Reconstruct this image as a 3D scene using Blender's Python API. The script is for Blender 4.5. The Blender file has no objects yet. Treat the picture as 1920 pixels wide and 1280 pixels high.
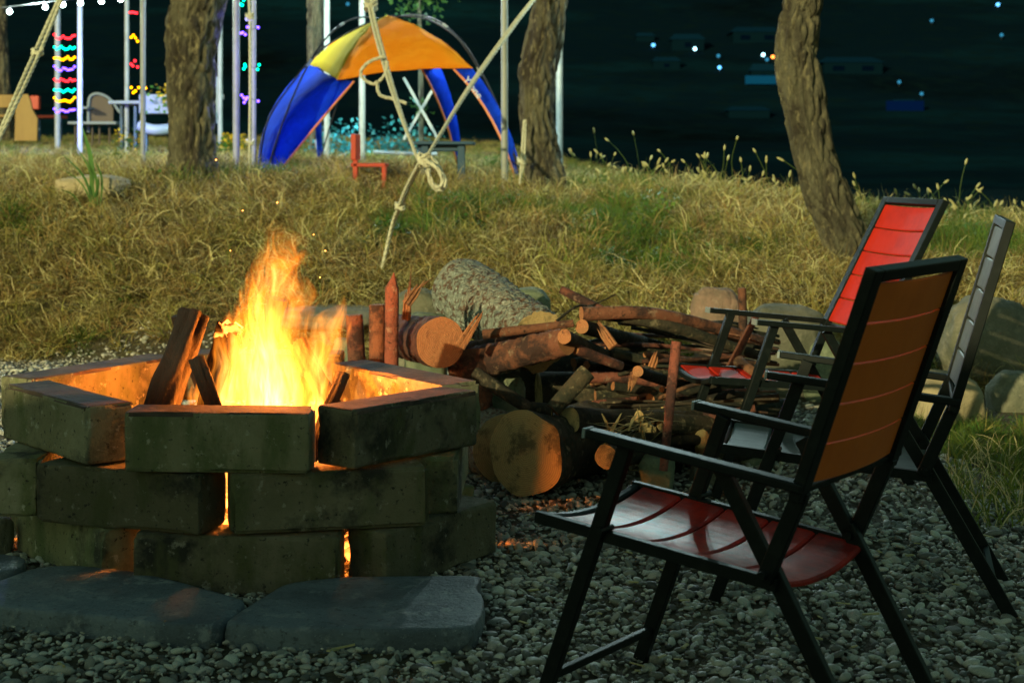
import bpy, bmesh, math, random
import numpy as np
from mathutils import Vector, Matrix, noise as N
S = bpy.context.scene
COL = S.collection
R = random.Random(7)
# ------------------------------------------------------------------ camera, world, sun, exposure
FLAME_K, FIRE_E, BULB_E = 8.8, 1.45, 2.7
FPX, HOR, CAMZ = 2900.0, 300.0, 1.24          # focal length and horizon row in photo pixels, eye height in metres
cd = bpy.data.cameras.new('camera'); cam = bpy.data.objects.new('camera', cd); COL.objects.link(cam)
cam.location = (0, 0, CAMZ); cam.rotation_euler = (math.pi/2, 0, 0)
cd.sensor_width = 36; cd.lens = 36*FPX/1920; cd.shift_y = -(640-HOR)/1920
cd.clip_start = .05; cd.clip_end = 4000
cd.dof.use_dof = True; cd.dof.focus_distance = 4.6; cd.dof.aperture_fstop = 5.6
S.camera = cam
SUN_EL, SUN_DIR = math.radians(14), Vector((.5, .866, 0))     # light travels away from the camera, slightly to the right
w = bpy.data.worlds.new('World'); S.world = w; w.use_nodes = True
nt = w.node_tree; bg = nt.nodes['Background']
sky = nt.nodes.new('ShaderNodeTexSky'); sky.sky_type = 'NISHITA'; sky.sun_disc = False
sky.sun_elevation = SUN_EL; sky.sun_rotation = math.atan2(-SUN_DIR.x, -SUN_DIR.y)
tint = nt.nodes.new('ShaderNodeMix'); tint.data_type = 'RGBA'; tint.blend_type = 'MULTIPLY'; tint.inputs[0].default_value = 1
tint.inputs[7].default_value = (.64, .84, .52, 1)
nt.links.new(sky.outputs[0], tint.inputs[6]); nt.links.new(tint.outputs[2], bg.inputs[0]); bg.inputs[1].default_value = .090
sl = bpy.data.lights.new('sun', 'SUN'); sl.energy = 3.5; sl.angle = math.radians(.6); sl.color = (1, .88, .46)
so = bpy.data.objects.new('sun', sl); COL.objects.link(so)
ldir = Vector((SUN_DIR.x*math.cos(SUN_EL), SUN_DIR.y*math.cos(SUN_EL), -math.sin(SUN_EL)))
so.rotation_euler = ldir.to_track_quat('-Z', 'Y').to_euler(); so.location = (-6, -10, 6)
S.view_settings.view_transform = 'Standard'; S.view_settings.look = 'None'
S.view_settings.exposure = 0; S.view_settings.gamma = 1; S.view_settings.use_curve_mapping = False
S.cycles.use_denoising = True
S.cycles.volume_step_rate = 1.0; S.cycles.volume_max_steps = 256
S.cycles.max_bounces = 6; S.cycles.transparent_max_bounces = 12; S.cycles.sample_clamp_indirect = 4

# ------------------------------------------------------------------ terrain and photo-to-place helpers
def sst(t): t = min(1, max(0, t)); return t*t*(3-2*t)
def lin(x, xs, ys): return float(np.interp(x, xs, ys))
def edge_y(x): return lin(x, [-6, -3, 0, 1.4, 1.75, 2.1, 3, 6], [10.2, 9.7, 9.2, 8.3, 6.9, 5.6, 5.0, 4.6]) + .25*math.sin(x*2.3)
def foot_y(x): return lin(x, [-6, -3, 0, 1.4, 2.4, 3.5, 6], [10.0, 9.6, 9.2, 8.6, 8.2, 7.8, 7.5])
def crest_y(x): return lin(x, [-6, 0, 3, 6], [13.2, 13.0, 12.2, 11.5])
def land(x, y):
    f, c = foot_y(x), crest_y(x)
    hc = lin(x, [-6, -2, 0, 1.5, 3, 5], [1.12, 1.08, 1.0, .93, .74, .6])
    if y < f: z = 0.0
    elif y < c: z = hc*math.sin((y-f)/(c-f)*math.pi/2)
    else: z = hc + .036*min(y-c, 14)*sst((2.5-x)/3)
    if y > f-.4: z += (.07*N.noise(Vector((x*1.1, y*1.1, 3))) + .03*N.noise(Vector((x*3.2, y*3.2, 9))))*sst((y-f+.4)/1.5)
    q = min(y-(c+.7), max(x-1.25-.02*(y-13), y-29))
    if q > 0: z -= sst(q/6)*(z+4)
    return z
FAR = ([0, 228, 262, 300, 350, 420, 600, 1000, 1600], [-6, -4, .2, 5, 13, 33, 82, 200, 300])
def far(x, y):
    z = lin(y, *FAR)
    return z + (1.2*N.noise(Vector((x*.02, y*.02, 0))) + .4*N.noise(Vector((x*.08, y*.08, 4))))*sst((y-235)/60)
def ray(px, py): return Vector(((px-960)/FPX, 1, -(py-HOR)/FPX))
def P(px, py, d): return Vector((0, 0, CAMZ)) + ray(px, py)*d         # point at distance d
def G(px, py, z=0.0): return P(px, py, (CAMZ-z)*FPX/(py-HOR))            # point on the level z
def T(px, py, fn=land, d0=3.0, d1=34.0, step=.02):                       # point on the terrain
    d = d0; r = ray(px, py)
    while d < d1:
        p = Vector((0, 0, CAMZ))+r*d
        if fn(p.x, p.y) >= p.z: return p
        d += step
    return P(px, py, d1)
def on(px, d): x = (px-960)/FPX*d; return Vector((x, d, land(x, d)))

# ------------------------------------------------------------------ mesh builder
class MB:
    def __init__(s): s.v = []; s.f = []; s.m = []; s.uv = {}
    def add(s, vs, fs, mi=0, uvs=None):
        o = len(s.v); s.v += [tuple(p) for p in vs]
        for k, f in enumerate(fs):
            if uvs: s.uv[len(s.f)] = [uvs[i] for i in f]
            s.f.append(tuple(i+o for i in f)); s.m.append(mi)
        return s
    def box(s, c, half, X=(1, 0, 0), Y=(0, 1, 0), Z=None, mi=0):
        c = Vector(c); X = Vector(X).normalized(); Y = Vector(Y).normalized(); Z = Vector(Z) if Z else X.cross(Y).normalized()
        vs = [c+X*half[0]*a+Y*half[1]*b+Z*half[2]*d for d in (-1, 1) for a, b in ((-1, -1), (1, -1), (1, 1), (-1, 1))]
        return s.add(vs, [(3, 2, 1, 0), (4, 5, 6, 7), (0, 1, 5, 4), (1, 2, 6, 5), (2, 3, 7, 6), (3, 0, 4, 7)], mi)
    def bar(s, a, b, w, h, up=(0, 0, 1), mi=0):
        a = Vector(a); b = Vector(b); Xd = (b-a); L = Xd.length; Xd.normalize(); up = Vector(up)
        Yd = up.cross(Xd)
        if Yd.length < 1e-4: Yd = Vector((0, 1, 0)).cross(Xd)
        Yd.normalize(); return s.box((a+b)/2, (L/2, w/2, h/2), Xd, Yd, mi=mi)
    def tube(s, pts, rad, n=8, cap=True, mi=0, cmi=None, disp=None, flat=1.0):
        pts = [Vector(p) for p in pts]; K = len(pts)
        if not hasattr(rad, '__len__'): rad = [rad]*K
        t0 = (pts[1]-pts[0]).normalized(); a = Vector((0, 0, 1)) if abs(t0.z) < .9 else Vector((1, 0, 0))
        U = a.cross(t0).normalized(); vs = []; s.last = []
        L = 0
        for i, p in enumerate(pts):
            t = (pts[min(i+1, K-1)]-pts[max(i-1, 0)]).normalized()
            U = (U - t*U.dot(t)).normalized(); W = t.cross(U)
            if i: L += (p-pts[i-1]).length
            for k in range(n):
                th = 2*math.pi*k/n; r = rad[i]
                if disp: r *= disp(th, L, rad[i])
                vs.append(p+U*math.cos(th)*r+W*math.sin(th)*r*flat)
        fs = [(i*n+k, i*n+(k+1) % n, (i+1)*n+(k+1) % n, (i+1)*n+k) for i in range(K-1) for k in range(n)]
        s.add(vs, fs, mi)
        if cap:
            cm = mi if cmi is None else cmi
            for i, rev in ((0, 1), (K-1, 0)):
                ring = vs[i*n:(i+1)*n]; c = pts[i]
                uv = [(math.cos(2*math.pi*k/n)*rad[i], math.sin(2*math.pi*k/n)*rad[i]) for k in range(n)]+[(0, 0)]
                fr = [((k+1) % n, k, n) if rev else (k, (k+1) % n, n) for k in range(n)]
                s.add(ring+[c], fr, cm, uv)
        return s
    def ball(s, c, r, sub=1, mi=0, sc=(1, 1, 1)):
        vs, fs = ico(sub); c = Vector(c)
        return s.add([c+Vector((v[0]*r*sc[0], v[1]*r*sc[1], v[2]*r*sc[2])) for v in vs], fs, mi)
_ico = {}
def ico(sub):
    if sub not in _ico:
        b = bmesh.new(); bmesh.ops.create_icosphere(b, subdivisions=sub, radius=1)
        b.verts.ensure_lookup_table(); _ico[sub] = ([v.co.copy() for v in b.verts], [tuple(v.index for v in f.verts) for f in b.faces]); b.free()
    return _ico[sub]
def mesh(name, mb, mats, off=(0, 0, 0), smooth=False):
    me = bpy.data.meshes.new(name); o = Vector(off)
    me.from_pydata([Vector(v)-o for v in mb.v], [], mb.f)
    for m in (mats if isinstance(mats, (list, tuple)) else [mats]): me.materials.append(m)
    if any(mb.m): me.polygons.foreach_set('material_index', mb.m)
    if smooth: me.polygons.foreach_set('use_smooth', [True]*len(me.polygons))
    if mb.uv:
        uv = me.uv_layers.new(name='rings')
        for fi, us in mb.uv.items():
            for li, u in zip(me.polygons[fi].loop_indices, us): uv.data[li].uv = u
    me.update(); return me
def tag(o, label=None, cat=None, group=None, kind=None):
    if label: o['label'] = label
    if cat: o['category'] = cat
    if group: o['group'] = group
    if kind: o['kind'] = kind
    return o
def root(name, loc, label, cat, group=None):
    o = bpy.data.objects.new(name, None); o.location = loc; o.empty_display_size = .1; COL.objects.link(o)
    return tag(o, label, cat, group)
def wloc(p):
    v = Vector((0, 0, 0))
    while p: v += p.location; p = p.parent
    return v
def part(name, mb, mats, par, smooth=False, label=None):      # mb in world coordinates; unrotated parents
    o = bpy.data.objects.new(name, mesh(name, mb, mats, wloc(par), smooth)); COL.objects.link(o); o.parent = par
    if label: o['label'] = label
    return o
def solo(name, mb, mats, base, label, cat, group=None, smooth=False, kind=None):
    o = bpy.data.objects.new(name, mesh(name, mb, mats, base, smooth)); o.location = base; COL.objects.link(o)
    return tag(o, label, cat, group, kind)
def bev(o, wdt, seg=2):
    m = o.modifiers.new('bevel', 'BEVEL'); m.width = wdt; m.segments = seg; m.limit_method = 'ANGLE'; m.angle_limit = math.radians(40)
    return o
def copy_tree(o, par=None):
    c = o.copy(); COL.objects.link(c); c.parent = par
    for ch in list(o.children): copy_tree(ch, c)
    return c
def smooth_path(pts, n=6):                                      # Catmull-Rom
    pts = [Vector(p) for p in pts]; q = [2*pts[0]-pts[1]]+pts+[2*pts[-1]-pts[-2]]; out = []
    for i in range(1, len(q)-2):
        for k in range(n):
            t = k/n; a, b, c, d = q[i-1:i+3]
            out.append(.5*((2*b)+(c-a)*t+(2*a-5*b+4*c-d)*t*t+(3*b-a-3*c+d)*t**3))
    return out+[pts[-1]]

# ------------------------------------------------------------------ materials
def mat(name, base, rough=.8, layers=(), bump=(), metal=0, emis=None, es=0, coat=0, trans=0, rnd=0, coord='Object', spec=.5, sss=0):
    """layers: (scale, colour, lo, hi, (stretch)) noise masks mixed over base; bump: (scale, strength, dist, kind, stretch)"""
    m = bpy.data.materials.new(name); m.use_nodes = True; t = m.node_tree; nd = t.nodes; L = t.links.new
    b = nd['Principled BSDF']; tc = nd.new('ShaderNodeTexCoord'); oi = nd.new('ShaderNodeObjectInfo')
    ad = nd.new('ShaderNodeVectorMath'); ad.operation = 'ADD'; sc = nd.new('ShaderNodeVectorMath'); sc.operation = 'SCALE'; sc.inputs[3].default_value = 31
    cb = nd.new('ShaderNodeCombineXYZ')
    for i in range(3): L(oi.outputs['Random'], cb.inputs[i])
    L(cb.outputs[0], sc.inputs[0]); L(tc.outputs[coord], ad.inputs[0]); L(sc.outputs[0], ad.inputs[1]); vec = ad.outputs[0]
    def stretched(st):
        if not st: return vec
        mp = nd.new('ShaderNodeMapping'); mp.inputs['Scale'].default_value = st; L(vec, mp.inputs[0]); return mp.outputs[0]
    col = None
    rgb = nd.new('ShaderNodeRGB'); rgb.outputs[0].default_value = (*base, 1); col = rgb.outputs[0]
    for ly in layers:
        s_, c_, lo, hi = ly[:4]
        nz = nd.new('ShaderNodeTexNoise'); nz.inputs['Scale'].default_value = s_; nz.inputs['Detail'].default_value = 6; nz.inputs['Roughness'].default_value = .65
        L(stretched(ly[4] if len(ly) > 4 else None), nz.inputs['Vector'])
        mr = nd.new('ShaderNodeMapRange'); mr.inputs[1].default_value = lo; mr.inputs[2].default_value = hi; L(nz.outputs[0], mr.inputs[0])
        mx = nd.new('ShaderNodeMix'); mx.data_type = 'RGBA'; L(mr.outputs[0], mx.inputs[0]); L(col, mx.inputs[6]); mx.inputs[7].default_value = (*c_, 1); col = mx.outputs[2]
    if rnd:
        hs = nd.new('ShaderNodeHueSaturation'); mr = nd.new('ShaderNodeMapRange'); mr.inputs[3].default_value = 1-rnd; mr.inputs[4].default_value = 1+rnd
        L(oi.outputs['Random'], mr.inputs[0]); L(mr.outputs[0], hs.inputs['Value']); L(col, hs.inputs['Color'])
        m2 = nd.new('ShaderNodeMapRange'); m2.inputs[3].default_value = .5-.05*rnd; m2.inputs[4].default_value = .5+.05*rnd
        fr = nd.new('ShaderNodeMath'); fr.operation = 'MULTIPLY'; fr.inputs[1].default_value = 7.31; f2 = nd.new('ShaderNodeMath'); f2.operation = 'FRACT'
        L(oi.outputs['Random'], fr.inputs[0]); L(fr.outputs[0], f2.inputs[0]); L(f2.outputs[0], m2.inputs[0]); L(m2.outputs[0], hs.inputs['Hue']); col = hs.outputs[0]
    L(col, b.inputs['Base Color']); b.inputs['Roughness'].default_value = rough; b.inputs['Metallic'].default_value = metal
    b.inputs['Specular IOR Level'].default_value = spec
    if coat: b.inputs['Coat Weight'].default_value = coat; b.inputs['Coat Roughness'].default_value = .12
    if sss: b.inputs['Subsurface Weight'].default_value = sss; b.inputs['Subsurface Radius'].default_value = (.02, .01, .004)
    if emis: b.inputs['Emission Color'].default_value = (*emis, 1); b.inputs['Emission Strength'].default_value = es
    prev = None
    for bp in bump:
        s_, st, di = bp[:3]; kind = bp[3] if len(bp) > 3 else 'n'; stv = bp[4] if len(bp) > 4 else None
        if kind == 'v': nz = nd.new('ShaderNodeTexVoronoi'); nz.feature = 'DISTANCE_TO_EDGE'
        else: nz = nd.new('ShaderNodeTexNoise'); nz.inputs['Detail'].default_value = 8; nz.inputs['Roughness'].default_value = .7
        nz.inputs['Scale'].default_value = s_; L(stretched(stv), nz.inputs['Vector'])
        bn = nd.new('ShaderNodeBump'); bn.inputs['Strength'].default_value = st; bn.inputs['Distance'].default_value = di
        out = nz.outputs[0]
        if kind == 'v':
            mn = nd.new('ShaderNodeMath'); mn.operation = 'MINIMUM'; mn.inputs[1].default_value = .18; L(out, mn.inputs[0]); out = mn.outputs[0]
        L(out, bn.inputs['Height'])
        if prev: L(prev, bn.inputs['Normal'])
        prev = bn.outputs[0]
    if prev: L(prev, b.inputs['Normal'])
    if trans:
        tr = nd.new('ShaderNodeBsdfTranslucent'); ms = nd.new('ShaderNodeMixShader'); ms.inputs[0].default_value = trans
        L(col, tr.inputs[0]); L(b.outputs[0], ms.inputs[1]); L(tr.outputs[0], ms.inputs[2]); L(ms.outputs[0], nd['Material Output'].inputs[0])
    return m
def glow(name, c, s):
    m = bpy.data.materials.new(name); m.use_nodes = True; t = m.node_tree; t.nodes.remove(t.nodes['Principled BSDF'])
    e = t.nodes.new('ShaderNodeEmission'); e.inputs[0].default_value = (*c, 1); e.inputs[1].default_value = s
    t.links.new(e.outputs[0], t.nodes['Material Output'].inputs[0]); return m
M = {}
M['dirt'] = mat('dirt', (.075, .06, .035), .95, [(3, (.12, .10, .045), .4, .65), (14, (.04, .035, .02), .45, .7)], [(20, .8, .03)])
M['pebble'] = mat('pebble', (.40, .385, .32), .5, [(25, (.17, .20, .19), .45, .68), (90, (.60, .57, .47), .5, .72)], [(160, .25, .004)], rnd=.85)
M['straw'] = mat('straw', (.30, .25, .075), .8, [(2.5, (.22, .15, .04), .42, .62)], rnd=.75, trans=.2)
M['straw_pale'] = mat('straw_pale', (.62, .56, .26), .8, rnd=.35, trans=.2)
M['green'] = mat('green_blade', (.13, .19, .025), .7, rnd=.4, trans=.3)
M['leaf'] = mat('leaf_green', (.06, .16, .025), .55, rnd=.35, trans=.25)
M['bark'] = mat('bark', (.18, .17, .105), .95, [(7, (.06, .05, .035), .42, .58, (1, 1, .35)), (26, (.36, .32, .18), .52, .68, (1, 1, .4))], [(14, 1, .12, 'n', (1, 1, .3)), (50, .8, .02)])
M['pine_bark'] = mat('grey_pine_bark', (.25, .27, .22), .9, [(34, (.12, .07, .045), .50, .57), (60, (.48, .54, .48), .57, .66)], [(26, 1, .03, 'v'), (60, .7, .01)])
M['fire_tinted_bark'] = mat('fire_tinted_bark', (.22, .085, .045), .85, [(7, (.05, .024, .018), .47, .58), (22, (.30, .19, .12), .58, .68), (60, (.03, .018, .012), .58, .68)], [(16, .8, .02), (60, .8, .008)], rnd=.3)  # red-brown bark with the red of the firelight put into its colour
M['dark_bark'] = mat('dark_bark', (.06, .048, .028), .9, [(12, (.022, .024, .014), .45, .58), (28, (.20, .17, .10), .57, .68)], [(18, .8, .02), (60, .8, .01)], rnd=.45)
M['rock'] = mat('rock', (.22, .21, .15), .85, [(3, (.13, .14, .09), .4, .6), (18, (.32, .30, .22), .52, .75), (60, (.08, .08, .06), .6, .8)], [(8, .6, .05), (50, .5, .01)], rnd=.25)
M['rock_pink'] = mat('rock_pink', (.36, .22, .16), .85, [(6, (.24, .17, .12), .42, .6), (30, (.45, .33, .25), .55, .78)], [(9, .7, .05), (60, .5, .01)])
M['rock_pale'] = mat('rock_pale', (.46, .38, .23), .85, [(5, (.30, .25, .14), .45, .65)], [(10, .6, .04), (60, .4, .01)])
M['rock_green'] = mat('rock_green', (.17, .21, .13), .85, [(5, (.30, .33, .22), .5, .68), (30, (.07, .08, .05), .55, .75)], [(10, .7, .04), (60, .5, .01)])
M['block'] = mat('sooty_mossy_concrete', (.25, .235, .13), .88, [(2.6, (.34, .32, .20), .46, .66), (3.2, (.05, .05, .035), .52, .62), (7, (.15, .17, .07), .5, .64, (1, 1, .4)), (26, (.46, .44, .33), .60, .68), (55, (.05, .05, .035), .60, .67)], [(11, .5, .03), (45, .8, .010), (140, .8, .004)], rnd=.45)
M['block_top'] = mat('charred_concrete', (.13, .085, .06), .85, [(4, (.045, .038, .03), .45, .60), (30, (.20, .13, .09), .55, .75)], [(12, .5, .03), (70, .7, .006)], rnd=.15)
M['slab'] = mat('slate_slab', (.22, .27, .31), .5, [(3, (.12, .15, .18), .44, .58), (14, (.34, .38, .40), .54, .64), (50, (.10, .12, .14), .56, .66), (120, (.48, .52, .52), .62, .70)], [(6, .8, .04), (30, .8, .010), (100, .8, .004)], rnd=.1)
M['frame'] = mat('black_painted_steel', (.007, .011, .011), .46, [(30, (.014, .019, .018), .5, .7)], [(90, .12, .002)], spec=.18)
M['cap'] = mat('grey_plastic_cap', (.22, .27, .28), .5)
M['red_slat'] = mat('red_slat', (.55, .03, .014), .5, [(12, (.45, .025, .014), .45, .65), (60, (.50, .05, .03), .6, .8)], [(35, .25, .004), (140, .15, .001)], spec=.08)
M['seat_slat'] = mat('wine_red_slat', (.48, .034, .02), .30, [(12, (.17, .022, .02), .42, .65), (50, (.30, .05, .035), .6, .8)], [(30, .3, .004), (140, .2, .001)], spec=.07)
M['orange_slat'] = mat('orange_brown_slat', (.88, .19, .02), .5, [(7, (.80, .16, .018), .45, .65), (60, (.85, .24, .05), .6, .8)], [(50, .15, .003)])
M['grey_slat'] = mat('grey_slat', (.10, .13, .125), .5, [(12, (.06, .085, .085), .45, .65), (70, (.16, .19, .18), .6, .75)], [(40, .2, .003)], spec=.2)
M['white_pole'] = mat('white_pole', (.30, .33, .31), .5, [(6, (.20, .23, .21), .45, .7), (40, (.38, .4, .37), .6, .8)], [(30, .2, .004)])
M['rope'] = mat('rope_fibre', (.62, .62, .46), .9, [(60, (.42, .41, .28), .45, .65)], [(300, .6, .002)], rnd=.1)
def cut_mat(name, c1, c2, c3):
    m = mat(name, c1, .8, [(9, c3, .52, .62), (26, c3, .60, .68), (70, c2, .55, .8)], [(18, .7, .015), (90, .7, .006)])
    t = m.node_tree; b = t.nodes['Principled BSDF']; uv = t.nodes.new('ShaderNodeUVMap'); uv.uv_map = 'rings'
    wv = t.nodes.new('ShaderNodeTexWave'); wv.wave_type = 'RINGS'; wv.rings_direction = 'SPHERICAL'; wv.inputs['Scale'].default_value = 42; wv.inputs['Distortion'].default_value = 2.2; wv.inputs['Detail Scale'].default_value = 6
    t.links.new(uv.outputs[0], wv.inputs[0]); mx = t.nodes.new('ShaderNodeMix'); mx.data_type = 'RGBA'; mx.blend_type = 'MULTIPLY'
    mr = t.nodes.new('ShaderNodeMapRange'); mr.inputs[3].default_value = .78; mr.inputs[4].default_value = 1.06; t.links.new(wv.outputs[1], mr.inputs[0])
    src = b.inputs['Base Color'].links[0].from_socket; mx.inputs[0].default_value = 1; t.links.new(src, mx.inputs[6]); t.links.new(mr.outputs[0], mx.inputs[7]); t.links.new(mx.outputs[2], b.inputs['Base Color'])
    return m
M['cut'] = cut_mat('cut_wood', (.56, .42, .18), (.68, .52, .26), (.20, .16, .07))
M['fire_tinted_cut'] = cut_mat('fire_tinted_cut_wood', (.46, .19, .075), (.6, .30, .12), (.16, .06, .03))  # cut wood, the fire's orange-red light painted into its colour
# ------------------------------------------------------------------ ground, river, far shore
def grid(xs, ys, fn):
    b = MB(); b.v = [(x, y, fn(x, y)) for y in ys for x in xs]; nx = len(xs)
    b.f = [(j*nx+i, j*nx+i+1, (j+1)*nx+i+1, (j+1)*nx+i) for j in range(len(ys)-1) for i in range(nx-1)]; b.m = [0]*len(b.f); return b
xs = sorted(set(list(np.linspace(-40, -9, 12)) + list(np.arange(-9, 9.01, .12)) + list(np.linspace(9, 40, 12))))
ys = list(np.linspace(-30, 2, 12)) + list(np.arange(2.2, 22, .12)) + list(np.linspace(22.2, 60, 50))
solo('ground', grid(xs, ys, land), M['dirt'], (0, 0, 0), 'bare brown earth under the gravel and the grassy mound', 'ground', smooth=True, kind='structure')
mw = mat('river_water', (.004, .012, .015), .12, bump=[(.35, .3, .2, 'n', (.3, 1, 1))], spec=.4)
solo('river', MB().add([(-1200, 18, -3.2), (1200, 18, -3.2), (1200, 1500, -3.2), (-1200, 1500, -3.2)], [(0, 1, 2, 3)]), mw, (0, 0, 0), 'dark still river beyond the grassy bank', 'river', kind='structure')
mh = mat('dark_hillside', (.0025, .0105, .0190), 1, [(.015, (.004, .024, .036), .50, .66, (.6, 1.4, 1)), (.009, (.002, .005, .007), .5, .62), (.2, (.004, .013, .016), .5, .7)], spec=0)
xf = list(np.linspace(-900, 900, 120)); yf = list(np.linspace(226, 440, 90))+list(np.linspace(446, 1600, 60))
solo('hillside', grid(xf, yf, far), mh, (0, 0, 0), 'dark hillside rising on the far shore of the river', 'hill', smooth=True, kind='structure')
# unseen cabin added behind the camera to keep the low sun off the fire pit
mc = mat('shade_cabin_wall', (.20, .13, .07), .8, bump=[(6, .5, .02, 'n', (1, 1, .1))])
cab = root('added_shade_cabin', (-4.6, -6.5, 0), 'unseen timber cabin added behind the camera to shade the fire pit', 'cabin')
part('wall', MB().box((-4.6, -6.5, 1.32), (6.2, 2.5, 1.32)), mc, cab)
part('roof', MB().add([(-11.2, -9.2, 2.6), (2.0, -9.2, 2.6), (2.0, -3.9, 2.6), (-11.2, -3.9, 2.6), (-9.8, -6.5, 3.8), (.6, -6.5, 3.8)], [(3, 2, 1, 0), (3, 4, 5, 2), (0, 1, 5, 4), (0, 4, 3), (1, 2, 5)]), M['frame'], cab)
# ------------------------------------------------------------------ fire pit of stacked concrete blocks
PIT = Vector((-.88, 5.08, 0))
pit = root('fire_pit', PIT, 'hexagonal fire pit of three stacked layers of sooty concrete blocks, burning', 'fire pit')
HB = .175
def block(corner, ang, L, layer, flip=1, th=.155):
    """corner: outer near corner in plan; ang: direction of the outer long face; flip: side on which the thickness lies"""
    a = math.radians(ang); X = Vector((math.cos(a), math.sin(a), 0)); Y = Vector((-X.y, X.x, 0))*flip
    c = Vector((corner[0], corner[1], 0))+X*L/2+Y*th/2
    z0 = layer*HB+.0015; nx, ny, nz = 14, 5, 5
    b = bmesh.new(); bmesh.ops.create_cube(b, size=1)
    bmesh.ops.subdivide_edges(b, edges=b.edges[:], cuts=7, use_grid_fill=True)
    def rm(v, h_):
        a_ = abs(v); e_ = .5-.012/h_
        return math.copysign(.5 if a_ > .45 else e_ if a_ > .3 else a_, v)
    for v in b.verts: v.co = Vector((rm(v.co.x, L), rm(v.co.y, th), rm(v.co.z, HB)))
    sd = R.random()*50
    tilt = R.uniform(-.004, .004); edge = .020
    for v in b.verts:
        p = v.co.copy(); q = Vector((p.x*L, p.y*th, p.z*(HB-.003)))
        h = Vector((L/2, th/2, (HB-.003)/2))
        # knocked-off corners and edges
        ex = [max(0, abs(q[i])-(h[i]-.01))/.01 for i in range(3)]
        k = sum(e*e for e in ex)
        if k > 1.2:
            n = N.noise(Vector((q.x*9+sd, q.y*9, q.z*9)))
            am = edge*(.2+max(0, n-.05)*3.2)
            for i in range(3):
                if ex[i] > .6: q[i] -= math.copysign(am*(.9 if k > 2.2 else .45), q[i])
        n3 = Vector([N.noise(Vector((q.x*7+sd+j*17, q.y*7, q.z*7))) for j in range(3)])*.0016
        q += n3
        if abs(p.z) > .49: q.z = math.copysign(min(abs(q.z), h.z), q.z)
        w_ = c+X*q.x+Y*q.y+Vector((0, 0, z0+h.z+q.z+tilt*p.x*2))
        v.co = w_-PIT
    b.normal_update()
    me = bpy.data.meshes.new('concrete_block'); 
    if flip < 0: bmesh.ops.reverse_faces(b, faces=b.faces[:])
    b.normal_update()
    for f in b.faces: f.material_index = 1 if (layer == 2 and f.normal.z > .6) else 0; f.smooth = False
    b.to_mesh(me); b.free(); me.materials.append(M['block']); me.materials.append(M['block_top'])
    o = bpy.data.objects.new('concrete_block', me); COL.objects.link(o); o.parent = pit
    m = o.modifiers.new('b', 'BEVEL'); m.width = .004; m.segments = 1; m.limit_method = 'ANGLE'; m.angle_limit = math.radians(35)
    return o
# top layer
block((-1.10, 4.385), 0, .525, 2)
block((-.450, 4.415), 51, .545, 2)                 # front right
block((-1.235, 4.485), 130, .62, 2, -1)             # front left, outer face to the left
block((-1.70, 5.14), 60, .70, 2, -1)             # back left
block((-.10, 5.02), 127, .70, 2)               # back right
block((-1.25, 5.70), 2, .62, 2, 1)
# middle layer
block((-1.402, 4.558), -20, .55, 1)
block((-.794, 4.37), 14, .57, 1)
block((-.165, 4.66), 88, .56, 1)
block((-1.562, 4.60), 93, .56, 1, -1)
block((-1.56, 5.42), 30, .62, 1, -1)
block((-.23, 5.38), 150, .62, 1)
# bottom layer
block((-1.075, 4.385), 0, .585, 0)
block((-.362, 4.43), 52, .52, 0)
block((-1.185, 4.465), 132, .57, 0, -1)
block((-1.66, 5.12), 60, .60, 0, -1)
block((-.12, 5.06), 124, .60, 0)
block((-1.2, 5.66), 0, .60, 0)

# bed of coals
mcoal = mat('glowing_coal', (.02, .015, .012), .95, bump=[(30, .8, .02)])
t = mcoal.node_tree; bs = t.nodes['Principled BSDF']; nz = t.nodes.new('ShaderNodeTexNoise'); nz.inputs['Scale'].default_value = 16
tc = t.nodes.new('ShaderNodeTexCoord'); t.links.new(tc.outputs['Object'], nz.inputs['Vector'])
mr = t.nodes.new('ShaderNodeMapRange'); mr.inputs[1].default_value = .48; mr.inputs[2].default_value = .72; mr.inputs[4].default_value = 14
t.links.new(nz.outputs[0], mr.inputs[0]); t.links.new(mr.outputs[0], bs.inputs['Emission Strength']); bs.inputs['Emission Color'].default_value = (1, .22, .03, 1)
b = MB()
for i in range(420):
    r = .52*math.sqrt(R.random()); a = R.random()*6.28
    b.ball((PIT.x+r*1.15*math.cos(a), PIT.y+r*math.sin(a), .02+R.random()*.16*(1-r/.6)), R.uniform(.02, .045), 1, 0, (R.uniform(.7, 1.4), R.uniform(.7, 1.3), R.uniform(.6, 1)))
solo('coals', b, mcoal, PIT, 'bed of glowing coals in the bottom of the fire pit', 'coals', kind='stuff')

# charred wood standing in the fire
mch = mat('charred_wood', (.016, .008, .006), .9, [(9, (.04, .015, .008), .5, .7, (1, 1, .3)), (40, (.12, .06, .03), .66, .8)], [(30, .9, .02, 'n', (1, 1, .25)), (90, .6, .005)])
def rough_log(p0, p1, r0, r1, bend=0, n=12, K=14, amp=.18, seed=0, fz=9, pts=None):
    if pts is None:
        p0, p1 = Vector(p0), Vector(p1); side = (p1-p0).cross(Vector((0, 1, 0))).normalized()
        pts = [p0.lerp(p1, i/(K-1))+side*bend*math.sin(math.pi*i/(K-1)) for i in range(K)]
    else: pts = smooth_path(pts, 4); K = len(pts)
    rad = [r0+(r1-r0)*i/(K-1) for i in range(K)]
    dz = lambda th, l, r: 1+amp*N.noise(Vector((math.cos(th)*1.7+seed, math.sin(th)*1.7, l*fz)))+amp*.5*N.noise(Vector((math.cos(th)*5+seed, math.sin(th)*5, l*fz*3)))
    return pts, rad, dz, n
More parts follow.
